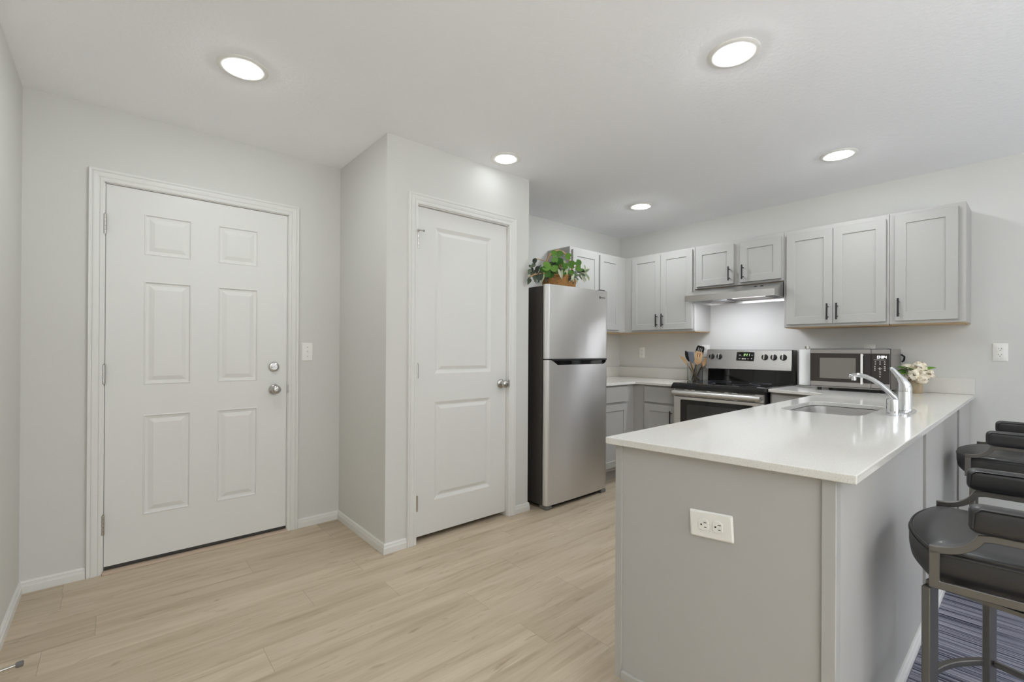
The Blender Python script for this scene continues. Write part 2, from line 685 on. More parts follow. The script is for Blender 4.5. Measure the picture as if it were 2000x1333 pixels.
wall('wall_right', bm)
# living-room end of the space, behind the camera, with its windows
bm = newbm(); box(bm, -2.6, XL - T, -1.15 - T, -1.15, 0, H)
wall('wall_living_return', bm)


def wall_openings(bm, a0, a1, ops, put):
    xs = sorted({a0, a1} | {o[0] for o in ops} | {o[1] for o in ops})
    for p, q in zip(xs, xs[1:]):
        o = [o for o in ops if o[0] <= (p + q) / 2 <= o[1]]
        if o:
            put(p, q, 0, o[0][2]); put(p, q, o[0][3], H)
        else:
            put(p, q, 0, H)


bm = newbm()
wall_openings(bm, -2.6, XS + T, [(-0.2, 1.3, 0.44, 2.2), (1.87, 3.63, 0.27, 2.23)], lambda p, q, z0, z1: box(bm, p, q, REAR - T, REAR, z0, z1))
wall('wall_rear', bm)
bm = newbm()
wall_openings(bm, REAR, -1.15 - T, [(-3.15, -1.25 - T + 0.05, 0.45, 2.15)], lambda p, q, z0, z1: box(bm, -2.6 - T, -2.6, p, q, z0, z1))
wall('wall_living_left', bm)


def window(name, c0, c1, z0, z1, axis, at):
    bm = newbm()
    def b(p, q, za, zb, dep=0.05):
        if axis == 'x':
            box(bm, p, q, at - 0.09, at - 0.09 + dep, za, zb)
        else:
            box(bm, at - 0.09, at - 0.09 + dep, p, q, za, zb)
    m_ = (c0 + c1) / 2
    b(c0, c1, z0, z0 + 0.05); b(c0, c1, z1 - 0.05, z1); b(c0, c0 + 0.05, z0, z1); b(c1 - 0.05, c1, z0, z1); b(m_ - 0.025, m_ + 0.025, z0, z1)
    return struct(obj(name, bm, M['sash']))


window('window_1', -0.2, 1.3, 0.44, 2.2, 'x', REAR)
window('window_2', 1.87, 3.63, 0.27, 2.23, 'x', REAR)
window('window_3', -3.15, -1.31, 0.45, 2.15, 'y', -2.6)

# ------------------------------------------------------------------ baseboards
BBP = [(0, 0), (0.0125, 0), (0.0125, 0.034), (0.0105, 0.036), (0.0105, 0.040), (0.009, 0.042), (0.009, 0.050), (0.005, 0.058), (0, 0.058)]


def baseboard(name, a, b, nrm, ma=0, mb=0, m='white'):
    """a, b: (x, y) ends on the wall plane; nrm: into the room; ma / mb: mitre (+1 outside corner, -1 inside corner)"""
    a, b, nrm = Vector(a), Vector(b), Vector(nrm)
    t = (b - a).normalized()
    bm = newbm()
    rings = []
    for p, s, mt in ((a, -1, ma), (b, 1, mb)):
        rings.append([(*(p + nrm * d + t * s * d * mt), z + 0.0003) for d, z in BBP])
    loft(bm, rings)
    return struct(obj(name, bm, M[m]))


CAS = 0.062
baseboard('baseboard_left', (XL, -1.15), (XL, YE), (1, 0), 0, -1)
baseboard('baseboard_entry', (XL, YE), (-0.1085, YE), (0, -1), -1, 0)
baseboard('baseboard_entry', (0.9145, YE), (XP, YE), (0, -1), 0, -1)
baseboard('baseboard_closet_side', (XP, YE), (XP, YP), (-1, 0), -1, 1)
baseboard('baseboard_closet_front', (XP, YP), (PX0 - CAS - 0.0015, YP), (0, -1), 1, 0)
baseboard('baseboard_closet_front', (PX1 + CAS + 0.0015, YP), (XPE, YP), (0, -1), 0, 1)
baseboard('baseboard_right', (XS, 0.29), (XS, REAR), (-1, 0), 0, 0)

# ------------------------------------------------------------------ doors
CPROF = [(0, 0.0), (0, 0.010), (0.006, 0.013), (0.016, 0.0135), (0.020, 0.010), (0.026, 0.0135), (0.038, 0.0165), (0.044, 0.0165), (0.047, 0.013), (0.052, 0.0175), (0.060, 0.019), (CAS, 0.017), (CAS, 0.0)]


def casing(name, x0, x1, z1, y, label):
    bm = newbm()
    rows = []
    for w, d in CPROF:
        rows.append([bm.verts.new(p) for p in ((x0 - w, y - d, 0.0005), (x0 - w, y - d, z1 + w), (x1 + w, y - d, z1 + w), (x1 + w, y - d, 0.0005))])
    for a, b in zip(rows, rows[1:]):
        for k in range(3):
            bm.faces.new((a[k], a[k + 1], b[k + 1], b[k]))
    # jamb lining inside the wall
    box(bm, x0 - 0.0005, x0 + 0.004, y, y + T, 0.0005, z1)
    box(bm, x1 - 0.004, x1 + 0.0005, y, y + T, 0.0005, z1)
    box(bm, x0, x1, y, y + T, z1 - 0.004, z1 + 0.0005)
    return struct(obj(name, bm, M['white']), label)


casing('trim_1', DX0, DX1, DZ1, YE, 'white casing around the six-panel entry door')
casing('trim_2', PX0, PX1, PZ1, YP, 'white casing around the two-panel closet door')


def hinge(parent, x, y, z0, z1, m='nickel'):
    bm = newbm()
    n = 5
    for k in range(n):
        a = z0 + (z1 - z0) * k / n + 0.0006
        b = z0 + (z1 - z0) * (k + 1) / n - 0.0006
        lathe(bm, [(0.0080, a), (0.0080, b)], (x, y, 0), 12)
    lathe(bm, [(0.004, z1), (0.005, z1 + 0.003), (0.003, z1 + 0.006)], (x, y, 0), 10)
    box(bm, x - 0.014, x + 0.002, y + 0.002, y + 0.0045, z0, z1)
    return obj('hinge', bm, M[m], parent, smooth=40, label='satin nickel hinge')


def knob(parent, x, z, y, name='doorknob'):
    bm = newbm()
    lathe(bm, [(0.0315, 0.0), (0.0315, -0.004), (0.026, -0.009), (0.014, -0.012), (0.0115, -0.028), (0.014, -0.033), (0.0245, -0.040), (0.0275, -0.050),
               (0.0255, -0.059), (0.018, -0.064), (0.008, -0.0655), (0.0075, -0.0635), (0.0005, -0.0635)], (x, y, z), 32, 'y')
    return obj(name, bm, M['nickel'], parent, smooth=50, label='satin nickel round door knob')


# entry door: six embossed panels
yd = YE + 0.003
bm = newbm()
L6 = (0.118, 0.333)
R6 = (0.462, 0.676)
panels = []
for a, b in (L6, R6):
    panels += [(a, b, 0.270, 0.818), (a, b, 0.983, 1.551), (a, b, 1.694, 1.918)]
RING6 = [(0, 0), (0.003, 0.002), (0.006, 0.002), (0.010, -0.005), (0.019, -0.0065), (0.024, -0.0065), (0.046, 0.0), (0.049, 0.0)]
paneled(bm, face_y(yd), -0.0385, 0.8445, 0.034, 2.045, panels, RING6, 0.044)
door1 = struct(obj('door_1', bm, M['white'], smooth=12), 'white six-panel entry door with satin nickel lockset')
for z0, z1 in ((1.780, 1.885), (0.994, 1.096), (0.205, 0.309)):
    hinge(door1, -0.0435, yd - 0.009, z0, z1)
knob(door1, 0.772, 0.924, yd)
bm = newbm()
lathe(bm, [(0.0305, 0.0), (0.0305, -0.006), (0.027, -0.012), (0.019, -0.014), (0.018, -0.0155), (0.0005, -0.0155)], (0.769, yd, 1.067), 32, 'y')
db = obj('deadbolt', bm, M['nickel'], door1, smooth=40, label='satin nickel deadbolt with thumb turn')
bm = newbm()
prism(bm, [(0.769 - 0.017, 1.0645), (0.769 - 0.008, 1.061), (0.769 + 0.008, 1.061), (0.769 + 0.017, 1.0645), (0.769 + 0.017, 1.0695), (0.769 + 0.008, 1.073), (0.769 - 0.008, 1.073), (0.769 - 0.017, 1.0695)], face_y(yd), 0.0155, 0.027)
obj('thumb_turn', bm, M['nickel'], db, bevel=0.002)
bm = newbm()  # dark strip set into the door gap to draw its shade
box(bm, DX0 + 0.0042, -0.0388, yd + 0.010, yd + 0.040, 0.016, 2.045); box(bm, 0.8447, DX1 - 0.0042, yd + 0.010, yd + 0.040, 0.016, 2.045); box(bm, DX0 + 0.0042, DX1 - 0.0042, yd + 0.010, yd + 0.040, 2.0453, DZ1 - 0.0042)
obj('gap_shade_strip', bm, M['slot'], door1, label='dark strip standing in for shade in the gap around the entry door')
bm = newbm(); box(bm, -0.037, 0.843, yd + 0.001, yd + 0.03, 0.0165, 0.0335)
obj('door_sweep', bm, M['slot'], door1, label='dark weather strip under the entry door')
bm = newbm()
prism(bm, [(0.0005, 0.895), (0.006, 0.905), (0.006, 0.945), (0.0005, 0.955)], lambda u, v, d: (0.8462 + u, YE - 0.012 - d, v), 0, 0.004)
struct(obj('trim_3', bm, M['nickel']), 'small satin nickel strike plate beside the entry knob')
bm = newbm()
prism(bm, [(-0.030, 0.0005), (0.10, 0.0005), (0.10, 0.014), (-0.012, 0.014), (-0.024, 0.011), (-0.030, 0.004)], lambda u, v, d: (d, YE + u, v), DX0 + 0.0005, DX1 - 0.0005)
struct(obj('trim_4', bm, M['oak']), 'low oak threshold under the entry door')

# closet door: two panels
yp = YP + 0.018
bm = newbm()
RING2 = [(0, 0), (0.020, -0.011), (0.026, -0.011), (0.046, -0.002), (0.048, -0.002)]
paneled(bm, face_y(yp), 1.3895, 2.1075, 0.033, 2.0615, [(1.524, 1.972, 0.236, 0.853), (1.524, 1.972, 1.031, 1.954)], RING2, 0.035)
door2 = struct(obj('door_2', bm, M['white'], smooth=12), 'white two-panel closet door with a round knob')
for z0, z1 in ((1.796, 1.900), (1.008, 1.096), (0.200, 0.296)):
    hinge(door2, 1.3865, YP - 0.006, z0, z1)
knob(door2, 2.062, 0.944, yp)
bm = newbm()
tube(bm, [(1.3865, YP - 0.006, 1.903), (1.3865, YP - 0.030, 1.903)], 0.004, 8)
tube(bm, [(1.3865, YP - 0.030, 1.903), (1.408, YP - 0.034, 1.903)], 0.004, 8)
lathe(bm, [(0.007, 0.0), (0.007, 0.006)], (1.408, YP - 0.034, 1.903), 12, 'x')
lathe(bm, [(0.006, -0.006), (0.006, 0.002)], (1.380, YP - 0.026, 1.903), 12, 'x')
obj('hinge_stop', bm, M['nickel'], door2, smooth=40, label='hinge-pin door stop')
bm = newbm()
prism(bm, [(0.0, 0.915), (0.007, 0.922), (0.007, 0.966), (0.0, 0.974)], lambda u, v, d: (2.109 + u, YP - 0.012 - d, v), 0, 0.004)
struct(obj('trim_5', bm, M['nickel']), 'small satin nickel strike plate beside the closet knob')

# ------------------------------------------------------------------ recessed lamps


def recessed(x, y, strength, label):
    t = empty('recessed_light', (x, y, H), label, 'ceiling light', 'recessed ceiling lights')
    bm = newbm()
    lathe(bm, [(0.101, -0.0005), (0.101, -0.003), (0.095, -0.0065), (0.074, -0.0075), (0.0665, -0.005), (0.0665, -0.0005)], (x, y, H), 48)
    obj('trim_ring', bm, M['plate'], t, smooth=50)
    bm = newbm()
    lathe(bm, [(0.0655, -0.003), (0.0645, -0.008), (0.050, -0.0135), (0.025, -0.0160), (0.0005, -0.0165)], (x, y, H), 40)
    obj('lamp_lens', bm, lens(strength), t, smooth=60, label='glowing white lamp lens')
    return t


recessed(0.426, 2.338, P['entry'], 'glowing recessed ceiling light in front of the white six-panel entry door')
recessed(1.962, 0.850, P['near'], 'largest glowing recessed ceiling light, above the near end of the white peninsula')
recessed(1.931, 2.302, P['closet'], 'glowing recessed ceiling light close to the wall above the closet door')
recessed(3.480, 0.848, P['right'], 'glowing recessed ceiling light near the right wall, in front of the rightmost wall cabinets')
recessed(3.452, 2.283, P['corner'], 'smallest glowing recessed ceiling light, in the kitchen corner right of the refrigerator')

# ------------------------------------------------------------------ wall plates


def plate_frame(f, c, w, h, name, label, cat, group=None):
    """f(u, v, d); c = centre (u, v)"""
    u0, u1, v0, v1 = c[0] - w / 2, c[0] + w / 2, c[1] - h / 2, c[1] + h / 2
    bm = newbm()
    loft(bm, [[f(u, v, d) for u, v in rrect(u0 + i, u1 - i, v0 + i, v1 - i, 0.004, 3)] for i, d in ((0, 0.0005), (0, 0.0025), (0.004, 0.0062))])
    o = obj(name, bm, M['plate'], smooth=35)
    return tag(o, label, cat, group)


def outlet(f, c, label, w=0.072, h=0.117, horiz=False, group='duplex wall outlets', tilt=0.0):
    ct, st = math.cos(tilt), math.sin(tilt)
    if horiz:
        g = lambda u, v, d: f(c[0] + (u * ct - v * st), c[1] + (u * st + v * ct), d)
    else:
        g = lambda u, v, d: f(c[0] + u, c[1] + v, d)
    pw, ph = (h, w) if horiz else (w, h)
    o = plate_frame(g, (0, 0), pw, ph, 'outlet', label, 'outlet', group)
    for s in (-1, 1):
        k = (lambda u, v, d, s=s: g(s * 0.0195 + v, -u, d)) if horiz else (lambda u, v, d, s=s: g(u, s * 0.0195 + v, d))
        bm = newbm()
        prism(bm, [(0.0168 * math.cos(a) , max(-0.0135, min(0.0135, 0.0168 * math.sin(a)))) for a in [2 * math.pi * i / 28 for i in range(28)]], k, 0.004, 0.0085)
        r = obj('receptacle', bm, M['plate'], o, bevel=0.0006)
        bm = newbm()
        prism(bm, [(-0.0075, 0.001), (-0.0055, 0.001), (-0.0055, 0.0095), (-0.0075, 0.0095)], k, 0.0083, 0.0089)
        prism(bm, [(0.0055, 0.002), (0.0075, 0.002), (0.0075, 0.0085), (0.0055, 0.0085)], k, 0.0083, 0.0089)
        prism(bm, [(0.0025 * math.cos(a), -0.0058 + 0.0025 * math.sin(a)) for a in [2 * math.pi * i / 10 for i in range(10)]], k, 0.0083, 0.0089)
        obj('slots', bm, M['slot'], r, label='dark plug slots')
    return o


sw = plate_frame(face_y(YE), (0.971, 1.163), 0.070, 0.122, 'light_switch', 'white toggle light switch beside the entry door', 'switch')
bm = newbm(); prism(bm, [(-0.0055, -0.012), (0.0055, -0.012), (0.0055, 0.012), (-0.0055, 0.012)], lambda u, v, d: (0.971 + u, YE - d, 1.163 + v), 0.005, 0.0075)
tg = obj('toggle_frame', bm, M['plate'], sw)
bm = newbm(); prism(bm, [(-0.004, -0.006), (0.004, -0.006), (0.004, 0.004), (-0.004, 0.004)], lambda u, v, d: (0.971 + u, YE - d, 1.165 + v + d * 0.5), 0.0075, 0.018)
obj('toggle', bm, M['plate'], tg)
for dz in (-0.030, 0.030):
    bm = newbm()
    lathe(bm, [(0.0028, -0.005), (0.0028, -0.0068), (0.0005, -0.0072)], (0.971, YE, 1.163 + dz), 10, 'y')
    obj('screw', bm, M['rubber'], sw)

outlet(face_x(XS), (2.827, 1.160), 'white outlet on the backsplash wall near the kitchen corner')
outlet(face_x(XS), (0.173, 1.184), 'white outlet on the right wall, right of the last wall cabinet')
outlet(face_x(XS), (2.118, 1.180), 'white outlet mostly hidden behind the black slotted spatula')
outlet(face_x(XS), (0.850, 1.180), 'white outlet peeking over the top of the microwave')

# ------------------------------------------------------------------ cabinets


def bar_pull(parent, f, u, v0, v1):
    bm = newbm()
    tube(bm, [f(u, v0, 0.032), f(u, v1, 0.032)], 0.0058, 10)
    for v in (v0 + 0.022, v1 - 0.022):
        tube(bm, [f(u, v, 0.0003), f(u, v, 0.030)], 0.0045, 8)
    return obj('handle', bm, M['black'], parent, smooth=40, label='black bar handle')


SHK = [(0, 0), (0.0005, -0.0075), (0.002, -0.0075)]


def shaker(parent, f, u0, u1, v0, v1, hu=None, hv=None, fr=0.058):
    bm = newbm()
    paneled(bm, f, u0, u1, v0, v1, [(u0 + fr, u1 - fr, v0 + fr, v1 - fr)], SHK, 0.0185)
    d = obj('door', bm, M['cab'], parent, bevel=0.0012, seg=1)
    if hu is not None:
        bar_pull(d, f, hu, *hv)
    return d


def drawer(parent, f, u0, u1, v0, v1):
    bm = newbm()
    prism(bm, [(u0, v0), (u1, v0), (u1, v1), (u0, v1)], f, -0.0185, 0.0)
    return obj('drawer', bm, M['cab'], parent, bevel=0.0012, seg=1)


XU = XS - 0.305           # front of the boxes on the right wall
fU = face_x(XU - 0.0195)


def upper_x(y0, y1, z0, z1, label, doors):
    t = empty('wall_cabinet', (XS - 0.15, (y0 + y1) / 2, z0), label, 'cabinet', 'grey wall cabinets')
    bm = newbm(); box(bm, XU, XS - 0.0005, y0, y1, z0 + 0.006, z1)
    obj('box', bm, M['cabside'], t, bevel=0.0015, seg=1)
    bm = newbm(); box(bm, XU + 0.02, XS - 0.001, y0 + 0.004, y1 - 0.004, z0, z0 + 0.0058)
    obj('bottom_panel', bm, M['rawply'], t, label='raw plywood underside')
    for d in doors:
        shaker(t, fU, *d)
    return t


upper_x(2.074, YK - 0.001, 1.358, 2.132, 'two-door grey wall cabinet left of the range hood, on the right wall by the corner',
        [(2.415, 2.738, 1.384, 2.112, 2.447, (1.412, 1.535)), (2.092, 2.412, 1.384, 2.112, 2.385, (1.412, 1.535))])
upper_x(1.337, 2.072, 1.737, 2.132, 'short two-door grey wall cabinet directly above the range hood',
        [(1.720, 2.056, 1.760, 2.100, 1.752, (1.785, 1.905)), (1.352, 1.668, 1.762, 2.098, 1.640, (1.785, 1.905))])
upper_x(0.683, 1.335, 1.366, 2.128, 'two-door grey wall cabinet right of the range hood, above the microwave',
        [(1.006, 1.312, 1.392, 2.094, 1.034, (1.418, 1.538)), (0.697, 1.003, 1.392, 2.094, 0.975, (1.418, 1.538))])
upper_x(0.306, 0.681, 1.368, 2.128, 'single-door grey wall cabinet at the right end of the row',
        [(0.341, 0.650, 1.394, 2.104, 0.628, (1.420, 1.543))])

YU = YK - 0.286
fB = face_y(YU - 0.0195)


def upper_y(x0, x1, z0, z1, label, doors, bx=None):
    t = empty('wall_cabinet', ((x0 + x1) / 2, YK - 0.15, z0), label, 'cabinet', 'grey wall cabinets')
    bm = newbm(); box(bm, x0, x1, YU, YK - 0.0005, z0 + 0.006, z1)
    obj('box', bm, M['cabside'], t, bevel=0.0015, seg=1)
    bm = newbm(); box(bm, x0 + 0.004, x1 - 0.004, YU + 0.02, YK - 0.001, z0, z0 + 0.0058)
    obj('bottom_panel', bm, M['rawply'], t, label='raw plywood underside')
    for d in doors:
        shaker(t, fB, *d)
    return t


upper_y(3.148, 3.557, 1.360, 2.138, 'grey wall cabinet on the back wall right behind the plant basket', [(3.174, 3.545, 1.386, 2.112)])
upper_y(3.559, XU - 0.001, 1.360, 2.138, 'grey wall cabinet in the corner between back wall and right wall', [(3.570, 3.884, 1.386, 2.112)])

# base cabinets
ZL, ZR = 0.892, 0.902       # worktop heights left and right of the range
TH = 0.022


def toe_box(bm, x0, x1, y0, y1, z1, side):
    """box with a recessed toe kick on one side"""
    k = 0.07
    box(bm, x0, x1, y0, y1, 0.105, z1)
    a = dict(x0=x0 + (k if side == '-x' else 0), x1=x1, y0=y0 + (k if side == '-y' else 0), y1=y1 - (k if side == '+y' else 0))
    box(bm, a['x0'], a['x1'], a['y0'], a['y1'], 0.0, 0.1045)


YBF, XBF = YK - 0.605, XS - 0.612
t = empty('base_cabinet', (3.43, YK - 0.3, 0), 'grey base cabinet right of the refrigerator, under the back worktop', 'cabinet', 'grey base cabinets')
bm = newbm(); toe_box(bm, 3.135, XBF - 0.001, YBF, YK - 0.0005, ZL - TH - 0.0005, '-y')
obj('box', bm, M['cabside'], t, bevel=0.0015, seg=1)
fb = face_y(YBF - 0.0195)
drawer(t, fb, 3.15, 3.575, 0.715, 0.855)
shaker(t, fb, 3.15, 3.575, 0.135, 0.695)
t = empty('base_cabinet', (XS - 0.3, 2.3, 0), 'grey base cabinet with a black handle, left of the range', 'cabinet', 'grey base cabinets')
bm = newbm(); toe_box(bm, XBF, XS - 0.0005, 2.072, YK - 0.001, ZL - TH - 0.0005, '-x')
obj('box', bm, M['cabside'], t, bevel=0.0015, seg=1)
fs = face_x(XBF - 0.0195)
drawer(t, fs, 2.082, 2.388, 0.715, 0.855)
shaker(t, fs, 2.082, 2.388, 0.135, 0.695, 2.113, (0.525, 0.655))
t = empty('base_cabinet', (XS - 0.3, 1.12, 0), 'grey base cabinet right of the range, under the microwave counter', 'cabinet', 'grey base cabinets')
bm = newbm(); toe_box(bm, XBF, XS - 0.0005, 0.918, 1.322, ZR - TH - 0.0005, '-x')
obj('box', bm, M['cabside'], t, bevel=0.0015, seg=1)
drawer(t, fs, 0.985, 1.306, 0.735, 0.862)
shaker(t, fs, 0.975, 1.306, 0.135, 0.715)

# peninsula
PA, PB = (1.243, 0.913), (1.300, 0.318)      # near end: kitchen-side and stool-side corners
YI, YO = 0.913, 0.318
pen = empty('peninsula_cabinet', (2.75, 0.6, 0), 'long grey peninsula cabinet with the white worktop and sink', 'cabinet')
ev = Vector((PB[0] - PA[0], PB[1] - PA[1])).normalized()
en = Vector((ev.y, -ev.x))           # outward normal of the near end
if en.x > 0: en = -en
EL = math.hypot(PB[0] - PA[0], PB[1] - PA[1])


def fE(u, v, d):       # u from the kitchen-side corner, outward d
    p = Vector(PA) + ev * u + en * d
    return (p.x, p.y, v)


ZB = ZR - TH - 0.0005
bm = newbm()           # carcass under the worktop, with room for the sink bowl
box(bm, 1.33, 2.41, YO + 0.022, YI - 0.002, 0.11, ZB)
box(bm, 2.41, 3.05, YO + 0.022, YI - 0.002, 0.11, 0.66)
box(bm, 3.05, XS - 0.001, YO + 0.022, YI - 0.002, 0.11, ZB)
box(bm, 1.33, XS - 0.001, YO + 0.022, YI - 0.085, 0.0, 0.1095)
obj('box', bm, M['cabside'], pen)
bm = newbm()           # end panel with the toe-kick notch
prism(bm, [(0.115, 0.001), (EL - 0.002, 0.001), (EL - 0.002, ZB), (0.012, ZB), (0.012, 0.122), (0.115, 0.122)], fE, -0.055, -0.004)
obj('end_panel', bm, M['cabside'], pen)
bm = newbm(); prism(bm, [(0, 0.122), (0.0235, 0.122), (0.0235, ZB), (0, ZB)], fE, -0.06, 0.0)
obj('corner_stile', bm, M['cab'], pen, bevel=0.001, seg=1)
bm = newbm(); prism(bm, [(EL - 0.030, 0.001), (EL, 0.001), (EL, ZB), (EL - 0.030, ZB)], fE, -0.06, 0.003)
obj('corner_post', bm, M['cab'], pen, bevel=0.0015, seg=1)
bm = newbm(); prism(bm, [(0.024, 0.122), (0.1145, 0.122), (0.1145, 0.150), (0.024, 0.150)], fE, -0.05, 0.005)
obj('toe_kick_trim', bm, M['cab'], pen, bevel=0.002, seg=1)
SEAM = (2.600, 3.700)
x0 = 1.345
for k, x1 in enumerate((SEAM[0], SEAM[1], XS - 0.0015)):
    bm = newbm(); box(bm, x0, x1 - 0.014, YO + 0.008 - 0.008 * k, YO + 0.020, 0.001, ZB)
    obj('back_panel', bm, M['cabside'], pen)
    baseboard('baseboard_peninsula', (x1 - 0.014 if k < 2 else XS - 0.02, YO + 0.0078 - 0.008 * k), (x0 + 0.001, YO + 0.0078 - 0.008 * k), (0, -1), 0, 0)
    x0 = x1
for k, x in enumerate(SEAM):  # joint strips, dark to carry the shade of the panel step
    bm = newbm(); box(bm, x - 0.0139, x - 0.0001, YO + 0.012 - 0.008 * k, YO + 0.020, 0.001, ZB)
    obj('seam_strip', bm, M['slot'], pen, label='dark joint between back panels, with the shade of their step in its colour')
for a, b in ((1.30, 1.80), (1.806, 2.38), (2.386, 3.08), (3.086, 3.66)):
    bm = newbm()
    paneled(bm, lambda u, v, d: (u, YI + 0.0005 + 0.0195 + d, v), a, b, 0.153, 0.685, [(a + 0.058, b - 0.058, 0.211, 0.627)], SHK, 0.0185)
    obj('door', bm, M['cab'], pen, bevel=0.0012, seg=1)

outlet(lambda u, v, d: fE(u, v, d - 0.0035), (0.306, 0.6935), 'white double outlet plate set sideways on the grey peninsula end', horiz=True, w=0.075, h=0.119, tilt=R(3.4))

# worktops
t = empty('countertop', (3.7, YK - 0.1, ZL - TH), 'white quartz worktop in the kitchen corner, left of the range', 'countertop', 'white quartz worktops')
bm = newbm()
slab(bm, [(3.128, YK - 0.001), (3.128, YK - 0.645), (XS - 0.648, YK - 0.645), (XS - 0.648, 2.070), (XS - 0.001, 2.070), (XS - 0.001, YK - 0.001)], [], ZL - TH, ZL)
obj('slab', bm, M['quartz'], t, bevel=0.0025)
bm = newbm(); box(bm, XS - 0.020, XS - 0.0005, 2.070, YK - 0.0005, ZL + 0.0005, ZL + 0.108)
box(bm, 3.128, XS - 0.0205, YK - 0.020, YK - 0.0005, ZL + 0.0005, ZL + 0.108)
obj('backsplash', bm, M['quartz'], t, bevel=0.0015, seg=1)
ct = empty('countertop', (2.8, 0.6, ZR - TH), 'white quartz worktop of the peninsula, right of the range', 'countertop', 'white quartz worktops')
SINK = rrect(2.450, 3.012, 0.515, 0.852, 0.085, 8)
bm = newbm()
slab(bm, [(1.219, 0.936), (1.286, 0.276), (XS - 0.001, 0.286), (XS - 0.001, 1.326), (XS - 0.648, 1.326), (3.602, 0.966)], [SINK], ZR - TH, ZR)
obj('slab', bm, M['quartz'], ct, bevel=0.0025)
bm = newbm(); box(bm, XS - 0.020, XS - 0.0005, 0.286, 1.326, ZR + 0.0005, ZR + 0.108)
obj('backsplash', bm, M['quartz'], ct, bevel=0.0015, seg=1)

# sink bowl
snk = empty('sink', (2.73, 0.68, 0.68), 'undermount stainless steel sink in the peninsula worktop', 'sink')
bm = newbm()
rings = []
for i, z, r in ((-0.016, ZR - TH - 0.0015, 0.10), (0.004, ZR - TH - 0.0015, 0.082), (0.006, ZR - TH - 0.03, 0.080), (0.012, 0.725, 0.075), (0.024, 0.706, 0.066), (0.045, 0.700, 0.05)):
    rings.append([(x, y, z) for x, y in rrect(2.450 + i, 3.012 - i, 0.515 + i, 0.852 - i, r, 8)])
vr = loft(bm, rings, cap=False)
bm.faces.new(vr[-1])
sb_ = obj('bowl', bm, M['sinksteel'], snk, smooth=50)
md = sb_.modifiers.new('thickness', 'SOLIDIFY'); md.thickness = 0.0012; md.offset = -1
bm = newbm(); lathe(bm, [(0.045, 0.0005), (0.045, 0.004), (0.036, 0.005), (0.034, 0.002), (0.0005, 0.002)], (2.73, 0.685, 0.701), 28)
obj('drain', bm, M['chrome'], snk, smooth=40)

# faucet
fx, fy = 2.760, 0.412
fc = empty('faucet', (fx, fy, ZR), 'chrome single-lever kitchen faucet behind the sink', 'faucet')
bm = newbm()
loft(bm, [[(x, y, ZR + z) for x, y in rrect(fx - 0.125 + i, fx + 0.125 - i, fy - 0.029 + i, fy + 0.029 - i, 0.0285 - i, 8)] for z, i in ((0.0003, 0), (0.006, 0), (0.012, 0.006), (0.013, 0.012))])
obj('deck_plate', bm, M['chrome'], fc, smooth=40)
bm = newbm()
lathe(bm, [(0.029, 0.0135), (0.029, 0.018), (0.0262, 0.024), (0.0262, 0.098), (0.0255, 0.100)], (fx, fy, ZR), 32)
obj('body', bm, M['chrome'], fc, smooth=40)
bm = newbm()
tube(bm, [(fx, fy + 0.000, ZR + 0.1005), (fx, fy - 0.001, ZR + 0.112), (fx, fy + 0.002, ZR + 0.130), (fx, fy + 0.009, ZR + 0.148), (fx, fy + 0.019, ZR + 0.165),
          (fx, fy + 0.031, ZR + 0.183), (fx, fy + 0.043, ZR + 0.199), (fx, fy + 0.050, ZR + 0.206), (fx, fy + 0.054, ZR + 0.208)],
     [0.0262, 0.0262, 0.0245, 0.019, 0.0135, 0.0100, 0.0098, 0.0085, 0.003], 18)
obj('lever', bm, M['chrome'], fc, smooth=60)
bm = newbm()
sp = [(0.428, 0.946), (0.445, 0.967), (0.470, 0.996), (0.500, 1.027), (0.530, 1.050), (0.558, 1.064), (0.585, 1.070), (0.605, 1.069), (0.617, 1.064), (0.619, 1.056)]
tube(bm, [(fx, y, z) for y, z in sp], [0.0130, 0.0128, 0.0120, 0.0113, 0.0108, 0.0105, 0.0105, 0.0105, 0.0100, 0.008], 16)
lathe(bm, [(0.0105, 1.043), (0.0108, 1.056), (0.009, 1.062)], (fx, 0.606, 0), 16)
obj('spout', bm, M['chrome'], fc, smooth=60)
ag = newbm()
lathe(ag, [(0.026, 0.0004), (0.026, 0.003), (0.0235, 0.004), (0.0235, 0.068), (0.022, 0.072), (0.0005, 0.0725)], (2.622, 0.432, ZR), 28)
tag(obj('air_gap', ag, M['chrome'], smooth=40), 'short chrome cylinder cap on the worktop beside the faucet', 'faucet cap')

# ------------------------------------------------------------------ refrigerator
fr = empty('refrigerator', (2.755, 2.75, 0), 'stainless steel top-freezer refrigerator in the alcove', 'refrigerator')
FX0, FX1, FY = 2.396, 3.118, 2.362
bm = newbm(); box(bm, FX0 + 0.003, FX1 - 0.006, FY + 0.066, YK - 0.03, 0.03, 1.662)
obj('body', bm, M['fridgeside'], fr, bevel=0.004)
bm = newbm(); box(bm, FX0 + 0.012, FX1 - 0.015, FY + 0.055, FY + 0.0655, 0.04, 1.655)
obj('door_gasket', bm, M['blackplastic'], fr)


